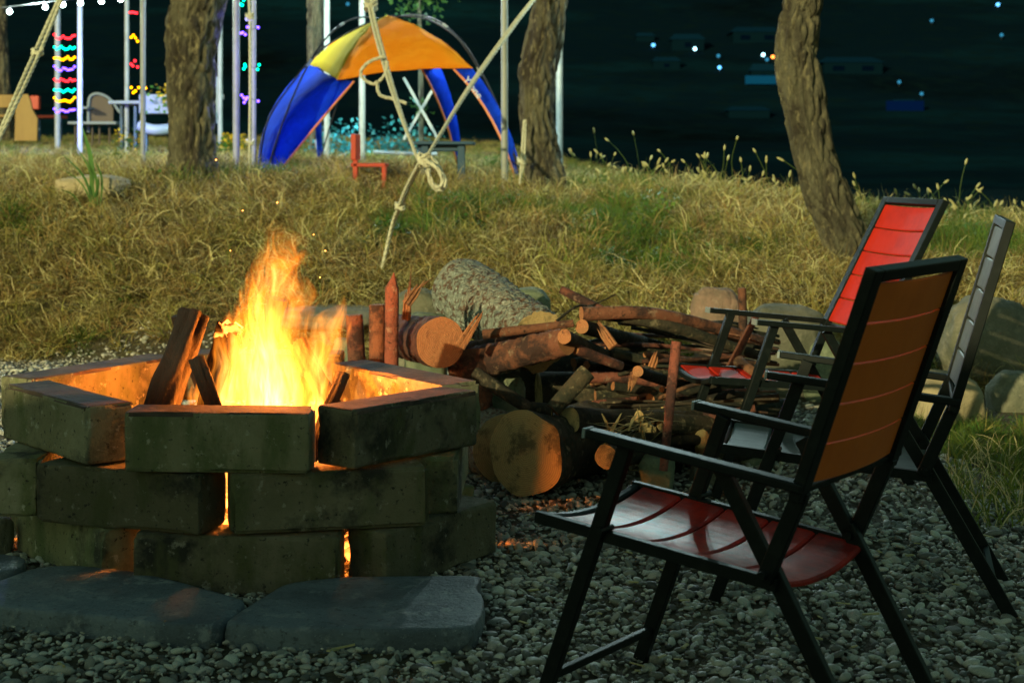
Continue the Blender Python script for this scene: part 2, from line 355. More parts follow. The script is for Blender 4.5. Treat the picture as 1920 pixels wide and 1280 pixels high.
def fire_wood(a, c, r, label, flat=1., r1=None, seed=0, name='burning_log'):
    a, c = Vector(a), Vector(c); a = a+(a-c)*max(0, (a.z-.12)/(c.z-a.z))
    pts, rad, dz, n = rough_log(a, c, r, r1 or r*.95, .012, 28, 40, .42, seed, 3.2)
    return solo(name, MB().tube(pts, rad, n, disp=dz, flat=flat), mch, a, label, 'firewood', 'firewood standing in the flames', smooth=True)
FW = [((300, 790, 4.72), (366, 588, 4.86), .052, 'thick dark split log leaning at the left of the flames', .9),
      ((352, 650, 5.0), (329, 592, 4.98), .015, 'short charred stub poking up behind the thick split log', 1),
      ((374, 850, 4.85), (436, 612, 4.98), .050, 'charred log with flaking glowing top just left of the tall flames', .8),
      ((430, 815, 4.66), (368, 672, 4.74), .022, 'thin charred stick crossing in front of the split log', 1),
      ((470, 850, 5.1), (520, 560, 5.06), .033, 'charred log hidden deep inside the tall flames', 1),
      ((650, 800, 4.95), (560, 640, 5.05), .032, 'charred log leaning left at the right of the fire', 1),
      ((540, 850, 5.2), (612, 640, 5.15), .028, 'charred stick leaning right at the right of the fire', 1),
      ((600, 830, 4.8), (645, 700, 4.9), .02, 'small charred stick near the right wall of the pit', 1)]
for i, (a, c, r, lb, fl) in enumerate(FW): fire_wood(P(*a), P(*c), r, lb, fl, seed=i*7)
b = MB()
for i in range(26):      # flaking bark at the head of the middle log
    c = P(430+R.uniform(-24, 20), 614+R.uniform(-6, 14), 4.93+R.uniform(-.03, .03)); b.box(c, (R.uniform(.008, .02), .004, R.uniform(.004, .01)), (R.random(), R.random()-.5, R.random()-.5), (0, 1, .2))
part('glowing_flake', b, mcoal, bpy.data.objects['burning_log.002'])

# flames: one volume, shape and turbulence in real space
F0 = Vector(((510-960)/FPX*4.95, 4.95, 0))
lo, hi = Vector((-.30, -.17, .08)), Vector((.30, .17, 1.08))
fb = MB().box((F0+(lo+hi)/2), tuple((hi-lo)/2))
mf = bpy.data.materials.new('flame'); mf.use_nodes = True; mf.cycles.volume_step_rate = .22; t = mf.node_tree; t.nodes.remove(t.nodes['Principled BSDF']); nd = t.nodes; L = t.links.new
tc = nd.new('ShaderNodeTexCoord'); sp = nd.new('ShaderNodeSeparateXYZ')
def mth(op, a, b=None, c=None, cl=False):
    n = nd.new('ShaderNodeMath'); n.operation = op; n.use_clamp = cl
    for i, v in enumerate((a, b, c)):
        if v is None: continue
        if isinstance(v, (int, float)): n.inputs[i].default_value = v
        else: L(v, n.inputs[i])
    return n.outputs[0]
def noise(vec, scale, st, det=3, dist=0, off=0, rough=.5):
    mp = nd.new('ShaderNodeMapping'); mp.inputs['Scale'].default_value = st; mp.inputs['Location'].default_value = (off, off*.7, off*.3); L(vec, mp.inputs[0])
    n = nd.new('ShaderNodeTexNoise'); n.inputs['Scale'].default_value = scale; n.inputs['Detail'].default_value = det; n.inputs['Distortion'].default_value = dist; n.inputs['Roughness'].default_value = rough
    L(mp.outputs[0], n.inputs['Vector']); return n
# warp the space sideways, more with height
wn = noise(tc.outputs['Object'], 1, (4.5, 4.5, 3.2), 2, 0, 3.3)
wv = nd.new('ShaderNodeVectorMath'); wv.operation = 'SUBTRACT'; L(wn.outputs[1], wv.inputs[0]); wv.inputs[1].default_value = (.5, .5, .5)
ws = nd.new('ShaderNodeVectorMath'); ws.operation = 'SCALE'; L(wv.outputs[0], ws.inputs[0])
L(tc.outputs['Object'], sp.inputs[0]); zz = sp.outputs[2]
L(mth('MULTIPLY_ADD', zz, .20, .04), ws.inputs[3])
wa = nd.new('ShaderNodeVectorMath'); wa.operation = 'ADD'; L(tc.outputs['Object'], wa.inputs[0]); L(ws.outputs[0], wa.inputs[1])
s2 = nd.new('ShaderNodeSeparateXYZ'); L(wa.outputs[0], s2.inputs[0]); X_, Y_ = s2.outputs[0], s2.outputs[1]
def curve(pts):      # (z, value) -> float curve over 0..1.2
    fc = nd.new('ShaderNodeFloatCurve'); cu = fc.mapping.curves[0]
    fc.mapping.use_clip = False
    for i, (z, v) in enumerate(pts):
        if i < 2: cu.points[i].location = (z/1.2, v+.5)
        else: cu.points.new(z/1.2, v+.5)
    fc.mapping.update(); L(mth('DIVIDE', zz, 1.2), fc.inputs[1]); return mth('SUBTRACT', fc.outputs[0], .5)
def zof(py): return CAMZ-(py-HOR)*4.95/FPX
def lobe(rows, dy=0.0, thick=1.0):
    rows = sorted([(zof(py), (c-510)/586, h*1.15/586) for py, c, h in rows])
    cx = curve([(z, c) for z, c, h in rows]); hw = mth('MAXIMUM', curve([(z, h) for z, c, h in rows]), .0015)
    u = mth('DIVIDE', mth('SUBTRACT', X_, cx), hw); v = mth('DIVIDE', mth('SUBTRACT', Y_, dy), mth('MULTIPLY', hw, thick))
    return mth('SUBTRACT', 1, mth('SQRT', mth('ADD', mth('MULTIPLY', u, u), mth('MULTIPLY', v, v))))
main = lobe([(960, 500, 80), (800, 505, 120), (750, 507, 122), (700, 504, 112), (650, 500, 98), (600, 506, 84), (560, 514, 66), (520, 524, 52), (480, 540, 44), (450, 536, 28), (408, 516, 0)])
right = lobe([(960, 590, 10), (800, 600, 34), (740, 602, 36), (680, 606, 32), (640, 612, 30), (610, 616, 26), (580, 622, 12), (548, 626, 0)], -.02)
mid = lobe([(960, 440, 10), (800, 420, 40), (740, 415, 46), (680, 425, 38), (620, 440, 30), (560, 462, 18), (500, 486, 6), (470, 496, 0)], -.03)
body0 = mth('MAXIMUM', mth('MAXIMUM', main, right), mid)
n1 = noise(wa.outputs[0], 1, (9, 9, 3.2), 3, .9, 0.7, .55).outputs[0]
n2 = noise(wa.outputs[0], 1, (32, 26, 5.0), 3, 1.6, 8.1, .6).outputs[0]
amp = mth('MULTIPLY_ADD', zz, 1.5, .35)
body = mth('ADD', body0, mth('MULTIPLY', mth('SUBTRACT', n1, .52), mth('MULTIPLY', amp, 2.9)))
body = mth('ADD', body, mth('MULTIPLY', mth('SUBTRACT', n2, .5), mth('MULTIPLY_ADD', zz, .7, .45)))
inside = nd.new('ShaderNodeMapRange'); inside.inputs[1].default_value = -.02; inside.inputs[2].default_value = .10; L(body0, inside.inputs[0])
dens = nd.new('ShaderNodeMapRange'); dens.interpolation_type = 'SMOOTHSTEP'; dens.inputs[1].default_value = .05; dens.inputs[2].default_value = .17; L(body, dens.inputs[0])
fil = nd.new('ShaderNodeMapRange'); fil.inputs[1].default_value = .43; fil.inputs[2].default_value = .64; fil.inputs[3].default_value = .0; fil.inputs[4].default_value = 3.0; L(n2, fil.inputs[0])
d1 = mth('MULTIPLY', mth('MULTIPLY', dens.outputs[0], inside.outputs[0]), fil.outputs[0])
ht = nd.new('ShaderNodeMapRange'); ht.inputs[1].default_value = .30; ht.inputs[2].default_value = 1.0; ht.inputs[3].default_value = 1.5; ht.inputs[4].default_value = .28; L(zz, ht.inputs[0])
core = nd.new('ShaderNodeMapRange'); core.inputs[1].default_value = .1; core.inputs[2].default_value = 1.0; core.inputs[3].default_value = 1.0; core.inputs[1].default_value = .35; core.inputs[4].default_value = 3.7; L(body0, core.inputs[0])
stren = mth('MULTIPLY', mth('MULTIPLY', d1, mth('MULTIPLY', ht.outputs[0], core.outputs[0])), FLAME_K)
cr = nd.new('ShaderNodeValToRGB'); e = cr.color_ramp.elements
e[0].position = .05; e[0].color = (1, .12, .004, 1); e[1].position = 1; e[1].color = (1, .52, .13, 1)
x = e.new(.45); x.color = (1, .27, .016, 1)
heat = mth('SUBTRACT', mth('ADD', mth('MULTIPLY', body, .55), .42), mth('MULTIPLY', zz, .30)); L(heat, cr.inputs[0])
em = nd.new('ShaderNodeEmission'); L(cr.outputs[0], em.inputs[0]); L(stren, em.inputs[1]); L(em.outputs[0], nd['Material Output'].inputs['Volume'])
fo = solo('campfire_flames', fb, mf, F0, 'tall bright orange and yellow flames leaping from the fire pit', 'flames')
for q, r, en in (((0, 0, .42), .07, 42), ((.02, 0, .64), .05, 26), ((.04, -.0, .36), .06, 10)):
    l = bpy.data.lights.new('firelight', 'POINT'); l.energy = en*FIRE_E; l.color = (1, .235, .022); l.shadow_soft_size = r
    o = bpy.data.objects.new('firelight', l); o.location = F0+Vector(q); COL.objects.link(o)
# glowing sparks in the air over the fire
b = MB()
for px, py in ((432, 470), (455, 395), (520, 380), (600, 520), (588, 440), (405, 300), (610, 470)):
    c = P(px, py, 4.9+R.uniform(-.2, .2)); b.ball(c, R.uniform(.0018, .003), 1)
solo('flying_sparks', b, glow('spark', (1, .30, .05), 12), P(500, 350, 4.9), 'tiny orange sparks drifting up from the fire', 'sparks', kind='stuff')

# ------------------------------------------------------------------ flagstones
def slab(pxs, z, th, label):
    pts = smooth_path([G(x, y, z) for x, y in pxs]+[G(*pxs[0], z)], 5)[:-1]; n = len(pts)
    c = sum(pts, Vector())/n; b = MB(); vs = []; rings = []
    spec = [(1.0, -th), (1.012, -th*.5), (1.006, -.012), (.992, -.002), (.93, 0), (.7, 0), (.4, 0), (.15, 0)]
    for k, (s_, dz) in enumerate(spec):
        for i, p in enumerate(pts):
            q = c+(p-c)*(s_+(.012*N.noise(Vector((i*.9, k*.8, c.x))) if k < 4 else 0))
            q.z = z+dz+(.003*N.noise(Vector((q.x*7, q.y*7, 1))) if dz > -.01 else 0); vs.append(q)
    fs = [(k*n+i, k*n+(i+1) % n, (k+1)*n+(i+1) % n, (k+1)*n+i) for k in range(len(spec)-1) for i in range(n)]
    vs.append(Vector((c.x, c.y, z))); K = (len(spec)-1)*n
    fs += [(K+i, K+(i+1) % n, len(vs)-1) for i in range(n)]
    area = sum(pts[i].x*pts[(i+1) % n].y-pts[(i+1) % n].x*pts[i].y for i in range(n))
    if area < 0: fs = [tuple(reversed(f)) for f in fs]
    b.add(vs, fs); return solo('stone_slab', b, M['slab'], (c.x, c.y, z-th), label, 'stone slab', 'flat stone slabs in front of the fire pit', smooth=True)
slab([(-60, 1110), (30, 1075), (88, 1060), (170, 1060), (260, 1072), (370, 1098), (446, 1120), (455, 1130), (425, 1158), (385, 1170), (300, 1166), (150, 1150), (0, 1136), (-60, 1132)], .062, .07, 'grey slate slab with rounded edges, left of the joint before the fire pit')
slab([(503, 1112), (545, 1092), (640, 1080), (780, 1078), (890, 1078), (898, 1088), (893, 1100), (906, 1118), (905, 1138), (892, 1163), (860, 1176), (700, 1178), (520, 1176), (436, 1168), (430, 1158), (468, 1132)], .062, .075, 'grey slate slab half in light, below the right front corner of the fire pit')
slab([(-90, 1055), (-20, 1038), (30, 1040), (48, 1052), (20, 1068), (-80, 1075)], .045, .05, 'small grey slab at the left edge beside the pit')

# ------------------------------------------------------------------ folding armchairs
W_ = .47
def chair(label, loc, rz, top, seat_m, back_m, group, grime=0):
    r = root('folding_armchair', loc, label, 'chair', group); r.rotation_euler = (0, 0, rz)
    def pt(name, mb, m, lab=None, bw=.0025):
        o = bpy.data.objects.new(name, mesh(name, mb, m)); COL.objects.link(o); o.parent = r
        if bw: bev(o, bw, 2)
        if lab: o['label'] = lab
        return o
    ut, zt = top
    joint = Vector((.42, 0, .40)); arm_r = Vector((.50, 0, .58)); tp = Vector((ut, 0, zt))
    st = (tp-arm_r).normalized()
    for v in (0, W_):
        V = Vector((0, v, 0)); inn = Vector((0, .022 if v == 0 else -.022, 0))
        pt('armrest', MB().bar(Vector((0, v, .645)), Vector((.515, v, .588)), .036, .020), M['frame'], bw=.004)
        pt('leg', MB().bar(Vector((.085, v, .630))+inn, Vector((-.15, v, .004))+inn, .022, .034), M['frame'])
        e_ = Vector((0, v, .645)); pt('end_cap', MB().box(e_+Vector((-.004, 0, .0004)), (.004, .0185, .0105), (1, 0, -.11)), M['cap'], bw=.001)
        b = MB().bar(Vector((.30, v, .602))+inn*2, joint+V+inn*2, .020, .034); b.bar(joint+V+inn*2+Vector((-.008, 0, .02)), Vector((.65, v, .004))+inn*2, .020, .036)
        pt('leg', b, M['frame'])
        b = MB().bar(Vector((.415, v, .385))+inn, arm_r+V+inn, .022, .034)
        pt('back_post', b, M['frame'])
        pt('bolt', MB().tube([joint+V-inn*.3, joint+V+inn*2.8], .009, 8), M['frame'], bw=0); pt('bolt', MB().tube([Vector((.03, v, .435))-inn*.3, Vector((.03, v, .435))+inn*2], .007, 8), M['frame'], bw=0)
    pt('stretcher', MB().bar((-.118, .022, .085), (-.118, W_-.022, .085), .018, .018), M['frame'])
    pt('stretcher', MB().bar((.60, .044, .10), (.60, W_-.044, .10), .018, .018), M['frame'])
    # seat, dished across its width
    v0, v1 = .035, W_-.035
    def zs(u, v): return .437-.095*(u+.15)+.004-.026*(1-((v-W_/2)/(W_/2-.035))**2)
    def dish(u0, u1, th, dz=0, n=12):
        b = MB(); vs = []
        for i in range(n+1):
            v = v0+(v1-v0)*i/n
            for u, t_ in ((u0, 0), (u0+.006, .004), (u1-.006, .004), (u1, 0)): vs.append((u, v, zs(u, v)+dz+t_-.004))
            for u in (u1, u0): vs.append((u, v, zs(u, v)+dz-th))
        fs = []
        for i in range(n):
            for k in range(6): fs.append((i*6+k, i*6+(k+1) % 6, (i+1)*6+(k+1) % 6, (i+1)*6+k))
        fs += [tuple(range(6)), tuple(reversed(range(n*6, n*6+6)))]
        return b.add(vs, [tuple(reversed(f)) for f in fs])
    b = dish(-.165, -.140, .022, .003); b.bar((-.165, v0-.003, zs(-.16, v0)-.008), (.44, v0-.003, zs(.44, v0)-.008), .020, .026); b.bar((-.165, v1+.003, zs(-.16, v1)-.008), (.44, v1+.003, zs(.44, v1)-.008), .020, .026)
    pt('seat_frame', b, M['frame'], bw=.002)
    us = np.linspace(-.137, .45, 6)
    for i in range(5): pt('seat_slat', dish(us[i]+.0025, us[i+1]-.0025, .010), seat_m, bw=0)
    # tall back: frame and five slats
    nrm = Vector((-st.z, 0, st.x))                                # faces the sitter
    if nrm.x > 0: nrm = -nrm
    a0 = arm_r; Lb = (tp-a0).length
    def pv(s_, v, d_=0): return a0+st*s_+Vector((0, v, 0))+nrm*d_
    b = MB()
    for v in (.012, W_-.012): b.bar(pv(-.02, v), pv(Lb, v), .040, .026, up=st.cross(Vector((0, 1, 0))))
    b.bar(pv(Lb-.013, .032), pv(Lb-.013, W_-.032), .026, .026, up=nrm)
    b.bar(pv(.0, .032), pv(.0, W_-.032), .014, .012, up=nrm)
    pt('back_frame', b, M['frame'])
    ss = np.linspace(.012, Lb-.030, 6)
    for i in range(5):
        b = MB(); n = 8; vs = []
        for k in range(n+1):
            v = .034+(W_-.068)*k/n; dd = -.012*(1-((v-W_/2)/(W_/2-.034))**2)
            for s_, d_ in ((ss[i]+.002, dd+.004), (ss[i]+.006, dd+.007), (ss[i+1]-.006, dd+.007), (ss[i+1]-.002, dd+.004), (ss[i+1]-.002, dd-.003), (ss[i]+.002, dd-.003)): vs.append(pv(s_, v, d_))
        fs = [(q*6+k, (q+1)*6+k, (q+1)*6+(k+1) % 6, q*6+(k+1) % 6) for q in range(n) for k in range(6)]+[tuple(reversed(range(6))), tuple(range(n*6, n*6+6))]
        pt('back_slat', b.add(vs, fs), back_m, bw=0)
    return r
GRP = 'folding armchairs round the fire'
def rzof(bx, by): return math.atan2(by, bx)
chair('black framed folding armchair with wine red seat and orange brown back, nearest the fire pit', (.169, 3.38, 0), rzof(.8, -.6), (.659, 1.03), M['seat_slat'], M['orange_slat'], GRP)
chair('black folding armchair with grey seat and grey back slats, behind the orange backed one', (.708, 4.286, 0), rzof(.97, -.243), (.643, 1.076), M['grey_slat'], M['grey_slat'], GRP)
chair('folding armchair with bright red back slats and red seat beside the woodpile', (.894, 5.68, 0), rzof(.97, .243), (.775, 1.085), M['red_slat'], M['red_slat'], GRP)
# ------------------------------------------------------------------ woodpile
GL = 'logs and branches in the woodpile'
def log(a, c, r, label, r1=None, bark='fire_tinted_bark', cut='fire_tinted_cut', n=14, K=None, amp=.10, bend=0., name='log', cat='log', group=GL, mid=(), detail=0):
    a, c = P(*a), P(*c); r1 = r1 or r*.9
    pts0 = [a]+[P(*q) for q in mid]+[c]
    if len(pts0) == 2: pts0.insert(1, (a+c)/2+Vector((0, 0, bend)))
    K = K or max(4, int((a-c).length/.05)//(len(pts0)-1))
    pts = smooth_path(pts0, K); sd = R.random()*99
    rad = [r+(r1-r)*i/(len(pts)-1) for i in range(len(pts))]
    def dz(th, l, rr):
        v = 1+amp*N.noise(Vector((math.cos(th)*1.5+sd, math.sin(th)*1.5, l*5)))
        if detail:
            q = Vector((math.cos(th)*rr*26+sd, math.sin(th)*rr*26, l*22)); d = N.voronoi(q)[0]
            v += (detail*(min(d[1]-d[0], .4)-.2)/max(rr, .03)*.022+.012*N.noise(q*2.2)/max(rr*8, .4))*sst((l-.0)/.07)
        return v
    b = MB().tube(pts, rad, n, disp=dz, cmi=1)
    return solo(name, b, [M[bark], M[cut]], a, label, cat, group, smooth=True)
def shade(o):   # flat cut faces, smooth bark
    for p in o.data.polygons:
        if p.material_index == 1: p.use_smooth = False
    return o
# large logs
shade(log((985, 850, 5.60), (1135, 812, 6.35), .148, 'largest log of the woodpile, yellow cut face turned to the pit, on the gravel', .135, 'dark_bark', 'cut', 40, 18, .13, detail=1))
shade(log((948, 842, 5.95), (820, 790, 6.7), .135, 'thick grey barked log on the gravel, left of the largest cut face', .125, 'pine_bark', 'cut', 40, 18, .06, detail=1.4))
shade(log((868, 548, 7.1), (1010, 640, 6.3), .158, 'big grey scaly pine log on top at the back of the woodpile', .125, 'pine_bark', 'cut', 56, 34, .07, detail=1.6))
shade(log((826, 642, 6.0), (740, 628, 6.8), .098, 'reddish log with a cracked cut face beside the upright stakes', .088, 'fire_tinted_bark', 'fire_tinted_cut', 36, 16, .05, detail=1))
shade(log((1062, 640, 5.95), (893, 680, 6.25), .052, 'long reddish trunk lying above the green stone in the woodpile', .066, 'fire_tinted_bark', 'fire_tinted_cut', 24, 14, .08, detail=.8))
shade(log((880, 655, 6.2), (885, 810, 6.15), .085, 'dark thick stump standing at the corner of the fire pit', .08, 'fire_tinted_bark', 'fire_tinted_cut', 24, 14, .1, detail=.8))
shade(log((1058, 631, 5.9), (1180, 690, 6.7), .028, 'dark branch with a round orange end above the forked branch', .03, 'dark_bark', 'fire_tinted_cut'))
shade(log((906, 627, 6.15), (1075, 606, 6.1), .020, 'straight thin red branch lying across the top of the trunk', .016))
shade(log((1091, 612, 6.1), (1230, 650, 6.9), .028, 'short branch end with pale face under the topmost branch', .03, 'dark_bark', 'fire_tinted_cut'))
shade(log((1101, 697, 5.75), (1036, 768, 5.7), .034, 'grey green forked branch with a ringed round face, over the largest log', .03, 'dark_bark', 'fire_tinted_cut', 18, 8))
shade(log((1036, 768, 5.7), (996, 762, 5.72), .022, 'stub of the forked branch above the largest log', .018, 'dark_bark', 'cut', 12, 4, name='branch', cat='branch'))
shade(log((1196, 696, 5.95), (1330, 740, 6.8), .022, 'branch with a small oval pale end in the middle of the woodpile', .024, 'dark_bark', 'fire_tinted_cut'))
shade(log((1066, 789, 5.72), (1300, 792, 6.5), .050, 'log with a slanted oval end right of the largest cut face', .045, 'dark_bark', 'cut', 20, 12))
shade(log((1136, 856, 5.6), (1330, 830, 6.4), .044, 'log end low in the pile above the front armrest', .04, 'dark_bark', 'cut', 18, 12))
shade(log((1090, 588, 6.2), (1430, 640, 6.6), .030, 'long reddish branch topping the woodpile with a bright cut end', .022, 'fire_tinted_bark', 'fire_tinted_cut', 16, 7, .12, mid=((1240, 590, 6.3),)))
shade(log((1100, 584, 6.3), (1440, 672, 6.5), .026, 'dark branch sloping down to the right under the topmost branch', .02, 'dark_bark', 'fire_tinted_cut', 14, 7, .12, mid=((1250, 610, 6.3),)))
shade(log((1052, 543, 6.6), (1150, 592, 6.5), .018, 'short red stick poking up left above the woodpile', .02, 'fire_tinted_bark', 'fire_tinted_cut', name='branch', cat='branch'))
shade(log((1042, 603, 6.3), (1154, 552, 6.6), .006, 'thin bent dark twig rising over the grass from the woodpile', .003, 'dark_bark', 'fire_tinted_cut', 8, 6, name='twig', cat='twig', mid=((1080, 575, 6.4), (1110, 572, 6.5))))
shade(log((1268, 640, 5.6), (1244, 882, 5.55), .019, 'upright thin stick leaning on the front of the woodpile', .016, 'fire_tinted_bark', 'cut', 12, 10, .15, name='branch', cat='branch'))
shade(log((1391, 540, 6.7), (1394, 640, 6.7), .019, 'upright reddish stake before the pink boulder', .019, 'fire_tinted_bark', 'fire_tinted_cut', name='stake', cat='stake'))
shade(log((1418, 592, 6.4), (1368, 690, 6.3), .014, 'slanting brown stick beside the upright stake', .018, 'fire_tinted_bark', 'cut', name='branch', cat='branch'))
shade(log((1385, 678, 6.2), (1432, 712, 6.0), .024, 'knobbly red branch end behind the armchair arms', .02, 'fire_tinted_bark', 'fire_tinted_cut', name='branch', cat='branch'))
shade(log((1080, 655, 6.0), (1165, 686, 6.1), .022, 'short split reddish branch over the ringed round face', .018, 'fire_tinted_bark', 'fire_tinted_cut', name='branch', cat='branch'))
shade(log((885, 668, 6.35), (1050, 632, 6.15), .062, 'thick trunk with flaking pale bark behind the long reddish one', .055, 'fire_tinted_bark', 'fire_tinted_cut', 24, 14, .08, detail=1))
shade(log((900, 730, 6.9), (1200, 690, 6.9), .16, 'dark thick log deep behind the green stone', .15, 'dark_bark', 'cut', 24, 14, .1))
shade(log((1010, 740, 6.6), (1300, 730, 6.7), .10, 'dark log buried in the middle of the woodpile', .1, 'dark_bark', 'cut', 24, 14, .1))
shade(log((890, 700, 6.0), (1000, 770, 5.9), .03, 'dark bent branch beneath the green stone', .022, 'dark_bark', 'fire_tinted_cut', 14, 8, .2))
# upright stakes beside the pit
def stake(px, y0, y1, d, r, label, tip=None, lean=0):
    a, c = P(px+lean, y1, d), P(px, y0, d); b = MB(); K = 14
    pts = [a.lerp(c, i/K) for i in range(K+1)]; rad = [r*(1.05-.1*i/K) for i in range(K+1)]
    if tip: pts += [c+Vector((.004, 0, tip*.4)), c+Vector((.008, 0, tip))]; rad += [r*.55, r*.05]
    sd = R.random()*50
    b.tube(pts, rad, 16, disp=lambda th, l, rr: 1+.07*N.noise(Vector((math.cos(th)*2+sd, math.sin(th)*2, l*7))), cmi=1)
    return shade(solo('stake', b, [M['fire_tinted_bark'], M['fire_tinted_cut']], a, label, 'stake', 'short stakes standing beside the fire pit', smooth=True))
stake(664, 590, 800, 6.15, .036, 'lowest and leftmost of the red stakes behind the pit rim', lean=12)
stake(707, 571, 800, 6.1, .034, 'middle red stake with a flat sawn top behind the pit rim', lean=2)
stake(735, 540, 800, 6.0, .028, 'tallest red stake with a pointed broken tip behind the pit rim', .06, -2)
def splinter(a, c, w, label, n=7):
    a, c = P(*a), P(*c); b = MB(); ax = (c-a).normalized(); sd = ax.cross(Vector((0, 1, 0))).normalized()
    for i in range(n):
        f = (i/(n-1)-.5)*2; o = sd*w*f*.7+Vector((0, R.uniform(-.006, .006), 0)); e = a.lerp(c, R.uniform(.55, 1.05)*(1-.25*abs(f)))
        m = a.lerp(e, .6)
        b.tube([a+o, m+o*.95+sd*R.uniform(-.003, .003), e+o*.75], [w/n*2.4, w/n*2.0, .001], 5, flat=.7)
    return solo('splintered_wood', b, [M['fire_tinted_cut']], a, label, 'splintered wood', GL)
splinter((762, 600, 6.3), (770, 492, 6.3), .020, 'tall splintered red shard behind the pointed stake')
splinter((762, 570, 6.25), (800, 517, 6.25), .022, 'shorter splintered shard leaning right behind the stakes')
splinter((775, 548, 6.3), (826, 512, 6.4), .004, 'thin pale sliver pointing right behind the stakes', 2)
splinter((862, 650, 5.95), (908, 578, 6.0), .022, 'torn reddish branch stub right of the cracked log face', 6)
splinter((1150, 650, 6.0), (1108, 590, 6.1), .02, 'torn orange wood under the topmost branch', 6)
splinter((1222, 688, 5.95), (1234, 652, 5.95), .016, 'orange torn end in the middle of the woodpile', 5)
splinter((1190, 700, 6), (1178, 745, 5.9), .014, 'small orange torn piece above the slanted oval end', 4)
# tangled brushwood, individually
def zone(x, y): return ('upper ' if y < 660 else 'middle ' if y < 745 else 'lower ')+('left' if x < 1170 else 'right' if x > 1260 else 'centre')
for i in range(112):
    t = R.random(); y0 = R.uniform(600, 845); x0 = R.uniform(1075, 1250) if y0 > 640 else R.uniform(1150, 1300)
    d0 = lin(y0, [600, 850], [6.5, 5.85])+R.uniform(0, .35); ln = R.uniform(130, 330); sl = R.uniform(-.05, .34) if y0 < 740 else R.uniform(-.16, .12)
    x1 = min(x0+ln, 1460); y1 = y0+(x1-x0)*sl+R.uniform(-12, 12); y1 = min(y1, 862); d1 = d0+R.uniform(-.1, .7)
    red = R.random() < .5; r = R.uniform(.009, .025) if i < 60 else R.uniform(.004, .010)
    th_ = 'thick' if r > .022 else 'slim' if r > .0115 else 'wiry thin'; lab_ = f"{th_} {'reddish' if red else 'dark'} branch, its cut end in the {zone(x0, y0)} of the tangled woodpile"
    shade(log((x0, y0, d0), (x1, y1, d1), r, lab_, r*.75, 'fire_tinted_bark' if red else 'dark_bark', ('fire_tinted_cut' if R.random() < .5 else 'dark_bark'), 10 if r > .012 else 6, 6, .26, R.uniform(-.04, .04), 'branch', 'branch', f"{th_} {'reddish' if red else 'dark'} brushwood, {zone(x0, y0)} of the pile"))
for i in range(16):
    x0 = R.uniform(1190, 1330); y0 = R.uniform(770, 860); d0 = 5.75+R.uniform(0, .4)
    shade(log((x0, y0, d0), (x0+R.uniform(110, 170), y0+R.uniform(-20, 10), d0+.4), R.uniform(.02, .045), ('short dark log low in the right end of the woodpile' if x0 > 1260 else 'short dark log low in the pile between the slanted oval end and the leaning stick'), None, 'dark_bark', 'cut', 12, 5, .14, 0, 'log', 'log', 'short dark logs low in the pile, '+('right end' if x0 > 1260 else 'middle')))
# peeled bark shreds
b = MB()
for i in range(26):
    c = P(1160+R.uniform(-25, 80), 800+R.uniform(-18, 14), 5.62+R.uniform(-.03, .05)); dd = Vector((R.uniform(-1, 1), R.uniform(-.4, .4), R.uniform(-.5, .6))).normalized()*R.uniform(.04, .10)
    b.tube([c-dd, c+Vector((0, 0, .01)), c+dd], [.002, .007, .001], 4, flat=.25)
solo('bark_shreds', b, M['straw_pale'], P(1180, 800, 5.62), 'pale shreds of peeled bark hanging on the front of the woodpile', 'bark shreds', kind='stuff')

# ------------------------------------------------------------------ boulders
def rock(px, py, wpx, hpx, d, label, m='rock', base=None, seed=None, sq=1.0, depth=.8, name='boulder', cat='boulder', group=None, rotx=0):
    """px,py: centre in the photo; size in photo pixels at distance d"""
    c = P(px, py, d); sx = wpx/FPX*d/2; sz = hpx/FPX*d/2; sd = seed if seed is not None else R.random()*99
    vs, fs = ico(4); out = []
    for v in vs:
        n = Vector((abs(v.x)**.75*math.copysign(1, v.x), abs(v.y)**.75*math.copysign(1, v.y), abs(v.z)**.75*math.copysign(1, v.z)))
        k = 1+.16*N.noise(v*1.3+Vector((sd, 0, 0)))+.07*N.noise(v*3.1+Vector((0, sd, 0)))+.03*N.noise(v*8+Vector((0, 0, sd)))
        d_ = N.voronoi(v*1.9+Vector((sd, sd, 0)))[0]; k -= .10*max(0, .25-(d_[1]-d_[0]))
        n = n*k*.93
        out.append(c+Vector((n.x*sx, n.y*sx*depth, n.z*sz)))
    lo = min(v.z for v in out); gz = land(c.x, c.y)-.04
    if lo > gz:
        k_ = (c.z-gz)/(c.z-lo)
        for v in out:
            if v.z < c.z: v.z = c.z-(c.z-v.z)*k_
        lo = gz
    return solo(name, MB().add(out, fs), M[m], Vector((c.x, c.y, lo)), label, cat, group, smooth=True)
GR = 'boulders edging the gravel'
rock(1342, 580, 100, 92, 8.6, 'pinkish angular boulder between the woodpile and the grassy mound', 'rock_pink', group=GR)
rock(1470, 640, 165, 150, 8.1, 'large dark rounded boulder behind the armrests of the red chair', 'rock', group=GR)
rock(1545, 690, 90, 130, 8.0, 'pale upright stone right behind the red chair arms', 'rock_green', group=GR)
rock(1735, 590, 80, 130, 8.7, 'boulder between the two tall chair backs', 'rock_pink', group=GR)
rock(1845, 640, 190, 175, 8.3, 'biggest boulder, right of the grey chair back', 'rock', group=GR)
rock(1770, 770, 165, 165, 7.4, 'pale green boulder seen between the legs and back of the grey chair', 'rock_pale', group=GR)
rock(1912, 572, 50, 60, 9.3, 'small pale boulder at the right edge of the bank', 'rock_pale', group=GR)
rock(1905, 745, 110, 110, 7.7, 'dark low boulder at the right edge under the biggest one', 'rock', group=GR)
rock(1690, 700, 90, 150, 8.0, 'rounded stone behind the lower part of the orange chair back', 'rock_green', group=GR)
